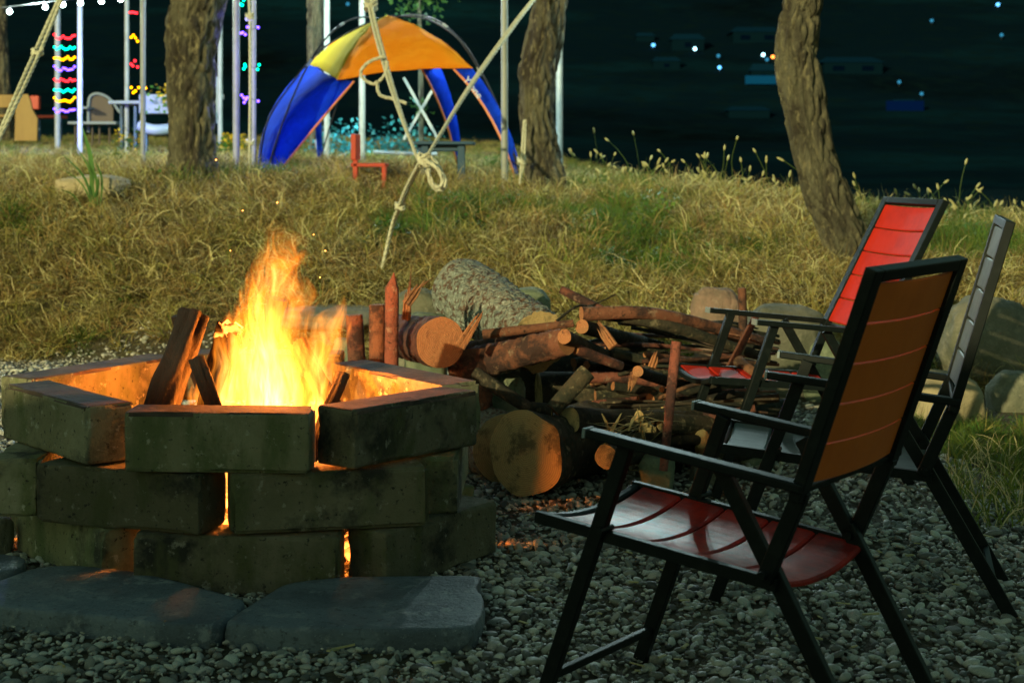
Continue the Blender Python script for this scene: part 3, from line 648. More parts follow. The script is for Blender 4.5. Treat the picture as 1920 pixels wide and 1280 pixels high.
rock(985, 568, 100, 62, 7.9, 'flat greenish rock behind the big grey pine log', 'rock_green', group=GR)
rock(785, 580, 100, 80, 7.2, 'brown rock behind the splintered shards', 'rock', group=GR)
rock(630, 592, 250, 42, T(630, 606).y, 'long flat earthy rock at the foot of the mound behind the flames', 'rock', group=GR, sq=.6)
rock(800, 615, 90, 62, 6.9, 'greenish stone under the left end of the big pine log', 'rock_green', group=GR)
rock(953, 728, 66, 56, 6.3, 'green grey stone wedged inside the woodpile', 'rock_green', group=GR)
rock(1232, 880, 72, 60, 5.75, 'squat green stone under the front of the woodpile', 'rock_green', group=GR)
rock(1325, 890, 70, 86, 5.95, 'tan stone seen through the chair arms below the woodpile', 'rock', group=GR)
rock(1420, 880, 90, 70, 6.3, 'low stone under the seat of the red chair', 'rock_green', group=GR)
rock(652, 668, 60, 80, 6.6, 'pale grey stone left of the stakes behind the pit rim', 'rock_green', group=GR)
rock(-4, 990, 60, 46, 4.85, 'small dark stone at the left edge beside the pit', 'rock', name='stone', cat='stone')
rock(868, 925, 30, 34, 5.3, 'small concrete coloured stone at the right of the pit', 'rock_pale', name='stone', cat='stone')
p = T(180, 372); rock(175, 352, 150, 50, p.y, 'pale low boulder half hidden in dry grass on the mound', 'rock_pale', depth=.6)

# ------------------------------------------------------------------ trees
def tree(rows, label, seed, d, lean=0, moss=0):
    """rows: (py, left px, right px) from the photograph, turned into a round trunk at its own distance"""
    cl = []; base_row = rows[-1]
    for py, l, r_ in rows: cl.append((P((l+r_)/2, py, d), (r_-l)/2/FPX*d))
    cl = cl[::-1]; base = cl[0][0].copy(); gz = land(base.x, base.y)
    cl[0] = (Vector((base.x, base.y, gz-.12)), cl[0][1]*1.25)
    top, tr = cl[-1]; dirn = (cl[-1][0]-cl[-2][0]).normalized(); cur = top.copy()
    for k in range(6):
        dirn = (dirn+Vector((R.uniform(-.14, .14), R.uniform(-.1, .1), .25))).normalized(); cur = cur+dirn*.42; tr *= .93; cl.append((cur.copy(), tr))
    pts = smooth_path([c for c, r_ in cl], 16); rad = []
    for i in range(len(cl)-1):
        for k in range(16): rad.append(cl[i][1]+(cl[i+1][1]-cl[i][1])*k/16)
    rad.append(cl[-1][1]); n = 64
    def dz(th, l, r_):
        q = Vector((math.cos(th)*r_*17+seed, math.sin(th)*r_*17, l*3.4)); q += Vector((N.noise(q*.8), N.noise(q*.8+Vector((9, 0, 0))), N.noise(q*1.1+Vector((0, 9, 0)))))*.75
        dd = N.voronoi(q)[0]; e = min(dd[1]-dd[0], .42)
        return 1+(min(e, .28)-.18)*.085/r_*1.5+.05*N.noise(Vector((math.cos(th)*1.6+seed, math.sin(th)*1.6, l*1.1)))+.03*N.noise(q*3)
    o = root('pine_tree', Vector((base.x, base.y, gz)), label, 'tree', 'pine trees on the grassy mound')
    part('trunk', MB().tube(pts, rad, n, disp=dz), M['bark'], o, True)
    lb = MB(); cr = MB(); tip = cl[-1][0]; limbs = []
    for k in range(7):
        a = k*2.4+seed; s0 = cl[-1-(k % 3)][0]; e = s0+Vector((math.cos(a)*R.uniform(.9, 1.7), math.sin(a)*R.uniform(.9, 1.7), R.uniform(.6, 1.3)))
        m = s0.lerp(e, .5)+Vector((0, 0, .2)); pp = smooth_path([s0, m, e], 5); lb.tube(pp, [.05*(1-.8*i/(len(pp)-1)) for i in range(len(pp))], 6); limbs.append((m, e))
    part('limb', lb, M['bark'], o, True)
    for m, e in limbs:
        for q in range(26):
            c = m.lerp(e, R.random()*1.1)+Vector((R.gauss(0, .28), R.gauss(0, .28), R.gauss(.1, .18)))
            for z in range(16):
                dv = Vector((R.gauss(0, 1), R.gauss(0, 1), R.gauss(.3, 1))).normalized()*R.uniform(.08, .14); s_ = dv.cross(Vector((.3, .2, 1))).normalized()*.004
                cr.add([c-s_, c+s_, c+dv], [(0, 1, 2)])
    c = part('crown', cr, M['leaf'], o); c['kind'] = 'stuff'
    return o
tree([(0, 326, 423), (49, 313, 413), (100, 313, 404), (164, 315, 402), (230, 319, 402), (290, 318, 403), (340, 312, 408)], 'thick pine trunk left of the tent, deeply furrowed bark', 3, T(360, 340).y)
tree([(0, 1006, 1062), (71, 988, 1055), (142, 974, 1040), (230, 978, 1037), (300, 987, 1051), (362, 992, 1062)], 'crooked pine trunk just right of the tent with a rope tied to it', 17, T(1028, 362).y)
tree([(0, 1471, 1539), (50, 1461, 1533), (92, 1455, 1530), (137, 1457, 1536), (183, 1466, 1546), (275, 1486, 1558), (367, 1511, 1590), (430, 1538, 1618), (470, 1556, 1636), (505, 1572, 1652)], 'leaning S shaped pine trunk behind the red armchair', 29, T(1604, 500).y)
o = tree([(0, -8, 10), (60, -6, 12), (130, -4, 16), (262, 4, 24)], 'slim yellowish trunk at the far left behind the wooden bench', 41, 25)
o = tree([(0, 577, 606), (120, 578, 604), (210, 582, 604), (300, 584, 606)], 'pale slender trunk behind the tent roof', 51, 19)

# ------------------------------------------------------------------ white posts with beams and bulbs
posts = []
for px, py, w_, lb in ((108, 283, 11, 'white post lit violet, left of the rows of coloured lights'), (150, 292, 10, 'white post at the right of the rows of coloured lights'), (238, 285, 9, 'white post left of the red and amber clusters'), (268, 318, 10, 'white post right of the red and amber clusters'),
                       (413, 285, 9, 'white post half hidden right of the thick pine trunk'), (443, 330, 13, 'white post lit violet, before the left tent leg'), (476, 333, 9, 'thin white post with a rope beside it'), (613, 302, 11, 'white post behind the tent opening, left one'),
                       (679, 306, 12, 'white post seen through the tent beside the red chair'), (946, 352, 13, 'white post in front of the right tent leg'), (1049, 318, 13, 'white post behind the crooked pine trunk')):
    g = T(px, py); g = on(px, g.y); r_ = w_/FPX*g.y/2
    b = MB(); zt = 3.75; b.tube([g-Vector((0, 0, .1)), Vector((g.x, g.y, 2.4)), Vector((g.x, g.y, zt))], r_, 12)
    posts.append((g, solo('white_post', b, M['white_pole'], g, lb, 'post', 'white posts of the light frame', smooth=True)))
def beam(i, j, z=3.7):
    a = posts[i][0].copy(); c = posts[j][0].copy(); a.z = c.z = z; b = MB().tube([a, c], .022, 8)
    solo('roof_beam', b, M['white_pole'], a, f'thin horizontal pipe high over the {["violet lit", "second", "third"][i % 3]} post linking the frame tops, out of sight', 'beam', 'pipes joining the post tops', smooth=True)
for i, j in ((0, 4), (1, 3), (5, 9), (7, 10)): beam(i, j)
# swag of white bulbs
mw_ = glow('white_bulb', (.75, 1, .95), 60); mcable = mat('black_cable', (.01, .01, .01), .5)
sw = root('string_lights', P(100, 0, 16), 'string of round white bulbs hanging at the top left', 'string lights')
bl = [(-60, 30), (18, 22), (85, 14), (118, 9), (151, 6), (190, 3), (226, -1), (300, -14), (380, -30), (470, -50), (560, -62), (650, -70), (740, -72), (830, -70), (920, -66), (1010, -70), (1060, -80), (1160, -105, 15), (1280, -150, 13.6), (1400, -205, 12.3)]
bl = [q if len(q) == 3 else (*q, 16) for q in bl]
cab = [P(x, y-9, d_) for x, y, d_ in bl]; part('cable', MB().tube(smooth_path(cab, 5), .006, 5), mcable, sw)
for i, (x, y, d_) in enumerate(bl):
    c = P(x, y, d_); h = part('bulb_socket', MB().tube([c+Vector((0, 0, .055)), c+Vector((0, 0, .02))], .012, 8), mcable, sw)
    part('bulb', MB().ball(c, .026, 2), mw_, sw, True)
for x, y_, d_, k_ in ((60, 6, 15.9, 1), (260, -16, 15.9, 1), (560, -62, 15.9, 1), (830, -70, 15.9, 1), (1030, -74, 15.9, 1), (1280, -146, 13.5, 1.3), (1400, -200, 12.2, .4)):
    l = bpy.data.lights.new('bulb_light', 'POINT'); l.energy = 60*k_*BULB_E; l.color = (.72, 1, .98); l.shadow_soft_size = .05
    o = bpy.data.objects.new('bulb_light', l); o.location = P(x, y_, d_); COL.objects.link(o)
# coloured fairy lights
GC = {'red': (1, .02, .03), 'teal': (.0, .85, .45), 'amber': (1, .42, .0), 'violet': (.14, .06, 1)}
gm = {k: glow(k+'_fairy_light', v, 6 if k != 'violet' else 9) for k, v in GC.items()}
def garland(pts, colr, d, label, group, r=.014):
    g = root('fairy_light_row', P(*pts[0], d), label, 'fairy lights', group); q = [P(x, y, d+R.uniform(-.02, .02)) for x, y in pts]
    part('wire', MB().tube(q, .003, 4), mcable, g)
    me = None
    for c in q:
        if me is None: me = mesh('bulb', MB().ball((0, 0, 0), r, 2), gm[colr], smooth=True)
        o = bpy.data.objects.new('bulb', me); COL.objects.link(o); o.parent = g; o.location = c-wloc(g)
ordn = ['top', 'second', 'third', 'fourth', 'fifth', 'sixth', 'seventh', 'lowest']
for i, (y, k) in enumerate(zip((68, 88, 107, 127, 148, 167, 186, 205), ['red', 'teal', 'amber', 'violet']*2)):
    garland([(102+n_*4.2, y+5*abs(math.sin(n_*.75+i))-(0 if n_ not in (0, 9) else 3)+R.uniform(-1, 1)) for n_ in range(10)], k, 18.0, f'{ordn[i]} row of {k} fairy lights between the two leftmost posts', 'rows of coloured fairy lights')
for i, (y, k, xs_) in enumerate(((24, 'red', (244, 248, 252, 256, 268)), (73, 'amber', (246, 250, 254, 258, 269)), (121, 'red', (246, 249, 253, 258, 270)), (168, 'amber', (246, 250, 254, 260, 270, 273)))):
    garland([(x, y+R.uniform(-7, 7)) for x in xs_], k, 14.6, f'{["top","second","third","lowest"][i]} cluster of {k} fairy lights between the slim posts left of the thick trunk', 'small light clusters', .012)
for i, (y, k, xs_) in enumerate(((8, 'teal', (454, 457, 452)), (60, 'violet', (464, 460, 455, 452, 484)), (130, 'teal', (460, 457, 459, 483, 486)), (187, 'violet', (453, 457, 461, 458, 463, 484)))):
    garland([(x, y+R.uniform(-9, 9)) for x in xs_], k, 13.4, f'{["top","second","third","lowest"][i]} cluster of {k} lights on the roped post before the tent', 'small light clusters', .012)
for px, py, d, c, e in ((122, 185, 17.7, (.2, .2, 1), 22), (122, 90, 17.7, (.2, .3, 1), 12), (462, 190, 13.0, (.2, .2, 1), 3.5), (462, 70, 13.0, (.2, .2, 1), 3.5)):
    l = bpy.data.lights.new('fairy_glow', 'POINT'); l.energy = e*BULB_E*2; l.color = c; l.shadow_soft_size = .1
    o = bpy.data.objects.new('fairy_glow', l); o.location = P(px, py, d); COL.objects.link(o)

# ------------------------------------------------------------------ tent
mb_ = mat('blue_canvas', (.006, .055, .62), .8, [(5, (.008, .08, .75), .45, .7), (3, (.005, .035, .4), .5, .7)], [(5, .8, .06), (14, .5, .02, 'n', (1, 1, .3))], trans=.4, spec=.08)
mo_ = mat('orange_canvas', (.80, .26, .008), .85, [(5, (.85, .33, .015), .45, .7)], [(5, .8, .05), (16, .4, .015)], trans=.35, spec=.06)
my_ = mat('yellow_canvas', (.50, .38, .02), .85, bump=[(6, .7, .04)], trans=.3, spec=.06)
mt_ = mat('orange_trim', (.65, .20, .05), .6); ml_ = mat('pale_print', (.6, .72, .8), .6)
Tg = T(728, 338); tent = root('canopy_tent', Vector((Tg.x, 14.4, land(Tg.x, 14.4))), 'dome canopy tent with orange roof and blue legs, standing on the mound', 'tent')
FL, FR, BL, BR = P(632, 150, 14.0), P(886, 129, 13.7), P(580, 122, 15.9), P(812, 128, 15.7)
AP = P(726, 30, 14.9); FLm, FRm = P(664, 153, 13.95), P(851, 130, 13.75)
def sheet(name, rows, m, label=None):
    nx = len(rows[0]); b = MB(); b.add([p for r_ in rows for p in r_], [(j*nx+i, j*nx+i+1, (j+1)*nx+i+1, (j+1)*nx+i) for j in range(len(rows)-1) for i in range(nx-1)])
    o = part(name, b, m, tent, True, label); md = o.modifiers.new('s', 'SOLIDIFY'); md.thickness = .006; return o
cen = (FL+FR+BL+BR)/4
def bulge(a, c, n, h):   # edge from a to c arching away from the tent's middle
    return [a.lerp(c, i/n)+((a.lerp(c, .5)-cen)+Vector((0, 0, .35))).normalized()*h*4*(i/n)*(1-i/n) for i in range(n+1)]
def gore(a, c, m, name, label, sag):
    ea, ec = bulge(a, AP, 10, .085), bulge(c, AP, 10, .085); rows = []
    for i in range(11):
        k = 1-i/10; rows.append([ea[i].lerp(ec[i], t_/8)+Vector((0, -.02, sag*k*2*(t_/8)*(1-t_/8)+.018*N.noise(Vector((i*.9, t_*.8, sag*90))))) for t_ in range(9)])
    sheet(name, rows, m, label)
gore(FL, FR, mo_, 'roof_panel', 'orange front roof panel', .07); gore(BL, FL, my_, 'roof_panel', 'yellow left roof panel', .04)
gore(FR, BR, mo_, 'roof_panel', 'orange right roof panel', .04); gore(BR, BL, mo_, 'roof_panel', 'orange back roof panel', .05)
def leg(tl, tr_, foot, footw, m, out, name='leg_panel', lab=None):
    rows = []
    for i in range(9):
        t_ = i/8; o_ = out*4*t_*(1-t_); f1 = foot-Vector((footw/2, 0, 0)); f2 = foot+Vector((footw/2, 0, 0)); rows.append([tl.lerp(f1, t_)+o_, (tl+tr_).lerp(f1+f2, t_)/2+o_*1.1, tr_.lerp(f2, t_)+o_])
    sheet(name, rows, m, lab); return rows
def gpt(px, d): return on(px, d)
fFL, fFR, fBR, fBL = gpt(500, 13.6), gpt(976, 13.3), gpt(862, 16.2), gpt(600, 16.4)
r1 = leg(BL, FL, fFL-Vector((.02, 0, 0)), .11, mb_, Vector((-.15, 0, .04)))
r2 = []
for i in range(9):
    t_ = i/8; rt = FLm.lerp(P(521, 326, 13.65), t_)+Vector((-.01, 0, .0))*4*t_*(1-t_); r2.append([r1[i][2].copy(), (r1[i][2]+rt)/2+Vector((0, .03, 0)), rt])
sheet('leg_panel', r2, mb_)
r3 = leg(FRm, FR, fFR, .06, mb_, Vector((.07, 0, .05)))
r4 = leg(P(790, 129, 15.5), P(826, 128, 15.7), fBR, .05, mb_, Vector((.05, 0, .02)))
r5 = leg(P(583, 124, 15.95), P(600, 126, 16), fBL, .05, mb_, Vector((.0, 0, .02)))
def trim(rows, k): part('leg_trim', MB().tube([r_[k]+Vector((0, -.01, 0)) for r_ in rows], .011, 5), mt_, tent)
trim(r2, 2); trim(r3, 0); trim(r4, 0)
mpole = mat('dark_tent_pole', (.02, .02, .025), .6, spec=.15)
def arc(a, c, h, off):
    n = 26; pts = []
    for i in range(n+1):
        t_ = i/n; p_ = a.lerp(c, t_)
        p_.z = a.z+(c.z-a.z)*t_+h*(1-abs(2*t_-1)**2.3); pts.append(p_+off)
    b = MB().tube(pts, .009, 6); part('tent_pole', b, mpole, tent, True)
    for k in (5, 9, 17, 21): part('pole_clip', MB().tube([pts[k], pts[k].lerp(pts[k+1], .5)], .013, 6), M['white_pole'], tent)
arc(fFL+Vector((-.02, 0, 0)), fBR, AP.z-fFL.z-.06, Vector((0, -.03, 0))); arc(fBL, fFR+Vector((.03, 0, 0)), AP.z-fFR.z-.10, Vector((0, -.03, 0)))
part('tent_pole', MB().tube(smooth_path([P(484, 330, 13.7), P(500, 232, 14.0), P(545, 160, 14.3), P(600, 95, 14.6), P(680, 48, 14.8), AP], 5), .009, 6), mpole, tent, True)
part('tent_pole', MB().tube(smooth_path([P(978, 338, 13.3), P(950, 240, 13.5), P(905, 140, 13.7), P(862, 75, 14.0), P(800, 36, 14.5), AP], 5), .009, 6), mpole, tent, True)
# small pale lettering running down the right leg
tx = bpy.data.curves.new('lettering', 'FONT'); tx.body = 'Y-one'; tx.size = .088; tx.extrude = .002; tx.align_x = 'CENTER'
tmp = bpy.data.objects.new('tmp', tx); tme = bpy.data.meshes.new_from_object(tmp); tme.materials.clear(); tme.materials.append(ml_); bpy.data.objects.remove(tmp)
to = bpy.data.objects.new('lettering', tme); COL.objects.link(to); to.parent = tent
a_, c_ = P(876, 145, 13.55), P(902, 180, 13.5); mid_ = (a_+c_)/2
to.location = mid_-wloc(tent)+Vector((-.03, -.06, -.03)); to.rotation_euler = (math.pi/2, math.radians(52), 0)
# ------------------------------------------------------------------ ropes
def rope(pts, r, label, strands=3, pitch=14, double=0, extra=(), n=8, name='rope'):
    p = smooth_path(pts, n); b = MB()
    def lay(path):
        L_ = sum((path[i+1]-path[i]).length for i in range(len(path)-1)); K = max(12, int(L_/(r*2.2))); acc = [0]
        for i in range(len(path)-1): acc.append(acc[-1]+(path[i+1]-path[i]).length)
        fine = []
        for k in range(K+1):
            s_ = L_*k/K; j = min(max(0, int(np.searchsorted(acc, s_))-1), len(path)-2); t_ = (s_-acc[j])/max(1e-6, acc[j+1]-acc[j]); fine.append(path[j].lerp(path[j+1], t_))
        for q in range(strands):
            hp = []
            for k, c in enumerate(fine):
                t_ = (fine[min(k+1, K)]-fine[max(k-1, 0)]).normalized(); U = t_.cross(Vector((.1, 1, .2))).normalized(); V = t_.cross(U); a = 2*math.pi*(k/5.5+q/strands)
                hp.append(c+(U*math.cos(a)+V*math.sin(a))*r*.5)
            b.tube(hp, r*.58, 5)
    if double:
        for s_ in (-1, 1): lay([q+Vector((1, 0, .4)).normalized()*double*s_*math.sin(math.pi*min(1, .15+i/len(p)))+Vector((0, .004*s_, 0)) for i, q in enumerate(p)])
    else: lay(p)
    for e in extra: lay(smooth_path(e, 8))
    return solo(name, b, M['rope'], p[-1], label, 'rope', 'natural fibre ropes', smooth=True)
def knot(px, py, d, r, k=3):
    c = P(px, py, d); return [[c+Vector((math.cos(a)*r, math.sin(a)*r*.7, math.sin(a*2+j)*r*.45+(j-k/2)*r*.5)) for a in np.linspace(0, 6.28, 9)] for j in range(k)]
A_ = P(790, 300, 9.6)
g_ = on(712, 10.3)
rope([P(694, -60, 12.2), P(694, 8, 12.0), P(722, 120, 11.2), P(752, 215, 10.4), P(783, 297, 9.7)], .0135, 'rope from the knotted top before the tent down to the loose knot', double=.012,
     extra=knot(695, 8, 12, .045, 3)+[[P(722, 105, 11.2), P(690, 118, 11.2), P(676, 140, 11.2), P(700, 158, 11.2), P(722, 140, 11.1), P(726, 115, 11.1)], [P(706, 152, 11.1), P(712, 178, 11.1), P(738, 186, 11.1), P(762, 194, 11.1)]])
rope([P(1015, -18, 12.4), P(960, 52, 11.8), P(880, 165, 10.8), P(803, 290, 9.7)], .0135, 'taut double rope running up to the crooked pine trunk', double=.014,
     extra=knot(795, 298, 9.6, .035, 4)+[[P(805, 292, 9.6), P(822, 312, 9.6), P(836, 345, 9.6), P(822, 358, 9.6), P(806, 340, 9.6), P(803, 305, 9.6)], [P(798, 300, 9.55), P(822, 318, 9.5), P(830, 345, 9.5), P(815, 350, 9.5), P(800, 318, 9.5)]])
rope([P(788, 304, 9.6), P(765, 350, 9.9), P(750, 388, 10.1), P(735, 425, 10.25), g_], .011, 'double rope from the loose knot down to the ground behind the fire', double=.014, extra=knot(750, 385, 10.1, .026, 3))
g2 = on(-30, 9.5)
rope([P(118, -12, 10.2), P(70, 98, 9.8), P(15, 220, 9.3), P(-40, 340, 9.0)], .013, 'taut double rope crossing the top left corner', double=.020, extra=knot(70, 96, 9.8, .03, 2))
rope([P(466, -10, 12.9), P(468, 40, 12.9), P(469, 160, 12.9), P(468, 262, 12.9), P(468, 330, 13.0)], .011, 'rope with knots hanging beside the violet lit post', extra=knot(468, 30, 12.9, .03, 3)+knot(469, 265, 12.9, .03, 2))
rope([P(984, 225, 12.4), P(980, 300, 12.4), P(974, 345, 12.4)], .010, 'short rope hanging at the left side of the crooked trunk', double=.012, extra=knot(978, 300, 12.4, .03, 3))

# ------------------------------------------------------------------ small furniture on the plateau
def furn(name, base, label, cat): return root(name, base, label, cat)
mr_ = mat('red_paint', (.50, .05, .02), .5, bump=[(20, .2, .005)]); mbl = mat('dark_blue_paint', (.02, .07, .13), .5); mwt = mat('grey_white_plastic', (.20, .25, .29), .5); mwk = mat('brown_wicker', (.11, .085, .06), .8, bump=[(60, .6, .01)]); mwd = mat('ochre_wood', (.30, .18, .035), .6, [(3, (.24, .14, .03), .45, .6, (1, 1, .2))])
# red stool-chair before the tent
b0 = on(672, 12.5); c = furn('red_wooden_chair', b0, 'small red wooden chair facing right in front of the tent', 'chair'); s = 12.5/FPX
def bx(nm, c_, x0, y0, x1, y1, d0, d1, m):   # box from photo pixels x0..x1, y0..y1 and distances d0..d1
    a = P(x0, y0, (d0+d1)/2); e = P(x1, y1, (d0+d1)/2); ctr = (a+e)/2
    o = part(nm, MB().box((ctr.x, (d0+d1)/2, ctr.z), (abs(e.x-a.x)/2, (d1-d0)/2, abs(e.z-a.z)/2)), m, c_); bev(o, .006, 1); return o
bx('backrest', c, 662, 252, 672, 300, 12.35, 12.70, mr_); bx('seat', c, 662, 306, 726, 313, 12.35, 12.70, mr_)
for x0 in (662, 716):
    for dd in (12.35, 12.66): bx('leg', c, x0, 312 if x0 > 700 else 300, x0+9, 372, dd, dd+.04, mr_)
c = furn('blue_table', on(830, 13), 'low dark blue table with a red chair beyond it, before the right tent leg', 'table')
bx('table_top', c, 768, 266, 890, 272, 12.75, 13.35, mbl); bx('apron', c, 786, 272, 872, 284, 12.85, 13.25, mbl)
for x0 in (790, 858):
    for dd in (12.8, 13.2): bx('leg', c, x0, 272, x0+14, 362, dd, dd+.06, mbl)
# sapling tied to crossed white battens
c = root('crossed_battens', on(790, 18), 'white X of crossed battens seen through the tent', 'battens')
for a, e, dd in (((757, 146), (822, 262), 17.95), ((822, 150), (757, 262), 18.02)): part('batten', MB().bar(P(*a, dd), P(*e, dd), .032, .02, up=(0, 1, 0)), M['white_pole'], c)
c = root('sapling', on(790, 18.2), 'young tree with green leaves behind the tent', 'tree')
g = on(790, 18.2); part('trunk', MB().tube([g, P(789, 120, 18.2), P(784, -40, 18.2)], [.035, .03, .02], 8), M['bark'], c, True)
def leaf_cloud(cs, rad, n, sz, b=None):
    b = b or MB()
    for i in range(n):
        c_ = R.choice(cs)+Vector((R.gauss(0, 1), R.gauss(0, 1), R.gauss(0, 1)))*rad; d_ = Vector((R.gauss(0, 1), R.gauss(0, 1), R.gauss(0, .7))).normalized()*sz*R.uniform(.6, 1.2); s_ = d_.cross(Vector((R.random(), R.random(), 1))).normalized()*sz*.35
        b.add([c_, c_+d_*.5+s_, c_+d_, c_+d_*.5-s_], [(0, 1, 2, 3)])
    return b
part('crown', leaf_cloud([P(775, 8, 18.2), P(800, 0, 18.2), P(790, -30, 18.1), P(760, -8, 18.3)], .12, 260, .08, leaf_cloud([P(783, 195, 18.1), P(792, 203, 18.1)], .05, 60, .07)), M['leaf'], c)['kind'] = 'stuff'
part('leaf', leaf_cloud([P(785, 75, 18.1)], .1, 20, .08), M['leaf'], c)
# left group
c = furn('wooden_bench', on(35, 23), 'ochre wooden bench end at the far left of the plateau', 'bench')
b = MB(); D = 22.6; prof = [(30, 177), (52, 177), (57, 190), (60, 205), (70, 222), (69, 264), (27, 264)]
n = len(prof); vs = [P(x, y, D) for x, y in prof]+[P(x, y, D)+Vector((0, .05, 0)) for x, y in prof]
b.add(vs, [tuple(reversed(range(n))), tuple(range(n, 2*n))]+[(i, (i+1) % n, n+(i+1) % n, n+i) for i in range(n)]); part('side_panel', b, mwd, c)
bx('backrest', c, -60, 178, 30, 202, 22.9, 22.96, mwd); bx('seat', c, -60, 216, 30, 221, 22.6, 23.2, mwd); bx('leg', c, -60, 221, -52, 266, 22.6, 23.1, mwd)
c = furn('red_garden_chair', on(70, 24), 'red garden chair behind the wooden bench', 'chair')
bx('backrest', c, 58, 180, 74, 205, 24.0, 24.1, mr_); bx('seat', c, 70, 217, 118, 222, 23.7, 24.2, mr_)
for x0 in (72, 112): bx('leg', c, x0, 222, x0+4, 266, 23.9, 23.95, mbl)
c = furn('wicker_armchair', on(200, 22), 'brown wicker armchair with curved pale rimmed back, between the light posts', 'chair')
rim = [(166, 248), (166, 200), (169, 182), (180, 176), (195, 179), (210, 190), (222, 207), (230, 215)]
part('back_rim', MB().tube(smooth_path([P(x, y, 22) for x, y in rim], 4), .022, 6), mwt, c, True)
b = MB(); pr = [P(x, y, 22.02) for x, y in [(168, 232), (168, 190), (176, 179), (190, 180), (206, 190), (212, 205), (212, 232)]]; b.add(pr+[p_+Vector((0, .03, 0)) for p_ in pr], [tuple(reversed(range(7))), tuple(range(7, 14))]+[(i, (i+1) % 7, 7+(i+1) % 7, 7+i) for i in range(7)]); part('back_panel', b, mwk, c)
bx('seat', c, 138, 229, 228, 234, 21.6, 22.2, mwt); bx('armrest', c, 152, 201, 172, 205, 21.7, 22.1, mwt)
for x0 in (140, 172, 185, 204, 222): bx('leg', c, x0, 234, x0+3, 275, 21.8, 21.84, mwk)
c = furn('white_table', on(290, 20), 'white table with a rounded cloth edge, left of the thick pine trunk', 'table')
bx('table_top', c, 218, 191, 330, 197, 19.6, 20.4, mwt); bx('tablecloth', c, 266, 178, 330, 214, 19.2, 19.5, mwt); bx('leg', c, 252, 197, 258, 290, 19.7, 19.8, mbl); bx('leg', c, 318, 197, 324, 290, 19.7, 19.8, mbl); bx('leg', c, 226, 197, 232, 285, 20.2, 20.3, mbl)
c = furn('white_bench', on(300, 18), 'pale curved bench seat in front of the white table', 'bench')
b = MB().tube(smooth_path([P(262, 236, 18.6), P(290, 244, 18.5), P(330, 240, 18.6), P(360, 236, 18.7)], 4), .05, 8, flat=1.3); part('seat', b, mwt, c, True)
for x0 in (270, 340): bx('leg', c, x0, 242, x0+7, 300, 18.55, 18.6, mbl)
b = MB(); b.tube([P(400, 182, 20), P(420, 182, 20)], .035, 8); solo('white_shelf_bar', b.box(P(410, 188, 20), (.03, .03, .3)), mwt, P(410, 188, 20), 'small white ledge on a post right of the thick pine trunk', 'shelf')
mye = mat('yellow_petal', (.75, .5, .01), .6, trans=.3)
for cs, n, lb in (([(300, 178), (308, 168), (312, 182)], 50, 'yellow flowers on the white table beside the thick trunk'), ([(424, 268), (436, 272), (448, 270)], 160, 'low clump of yellow flowers between the violet post and the thick trunk'), ([(226, 258), (252, 262)], 50, 'yellow flowers near the slim posts')):
    d = 19; pts = [P(x, y, d) for x, y in cs]; g = pts[0]
    q = root('flower_plant', Vector((g.x, g.y, min(g.z-.05, land(g.x, g.y)) if g.z < 2 else g.z-.1)), lb, 'flowers'); part('flower', leaf_cloud(pts, .055, n, .05), mye, q)['kind'] = 'stuff'; part('leaf', leaf_cloud([p_-Vector((0, 0, .08)) for p_ in pts], .08, n, .07), M['leaf'], q)['kind'] = 'stuff'
# hose / white pipe on the ground, right and left
for pp, lb in (([(865, 344), (885, 343), (905, 349), (925, 356)], 'white hose lying in the grass under the blue table'), ([(592, 262), (602, 290), (625, 297), (650, 296)], 'bent white pipe on the ground inside the tent'), ([(700, 285), (760, 288), (820, 289)], 'pale pipe lying along the back of the plateau')):
    d = 13 if pp[0][0] > 800 else 18; pts = [P(x, y, d) for x, y in pp]; pts = [Vector((p_.x, p_.y, max(p_.z, land(p_.x, p_.y)+.03))) for p_ in pts]
    solo('hose', MB().tube(smooth_path(pts, 6), .022, 8), mwt, pts[0], lb, 'hose', smooth=True)
mcy = mat('cyan_light_painted_leaf', (.05, .28, .30), .6, trans=.3)  # cyan light on the leaves is put into their colour
for x0, x1, d, lb in ((600, 660, 19, 'bush coloured as if cyan lit at the back of the plateau seen left in the tent opening'), (660, 740, 19.5, 'bush coloured as if cyan lit behind the small red chair'), (740, 800, 20, 'bush coloured as if cyan lit behind the crossed battens')):
    cs = [P(x, R.uniform(268, 288), d) for x in np.linspace(x0, x1, 7)]; g = on((x0+x1)/2, d); q = root('bush', g, lb, 'bush', 'bushes coloured as if cyan lit behind the tent'); part('leaf', leaf_cloud(cs, .14, 420, .07), mcy, q)['kind'] = 'stuff'
l = bpy.data.lights.new('added_bush_light', 'POINT'); l.energy = 14*BULB_E; l.color = (.2, .8, 1); l.shadow_soft_size = .05; o = bpy.data.objects.new('added_bush_light', l); o.location = P(690, 235, 18.6); COL.objects.link(o)  # added light with no visible source, brightens the bushes in cyan

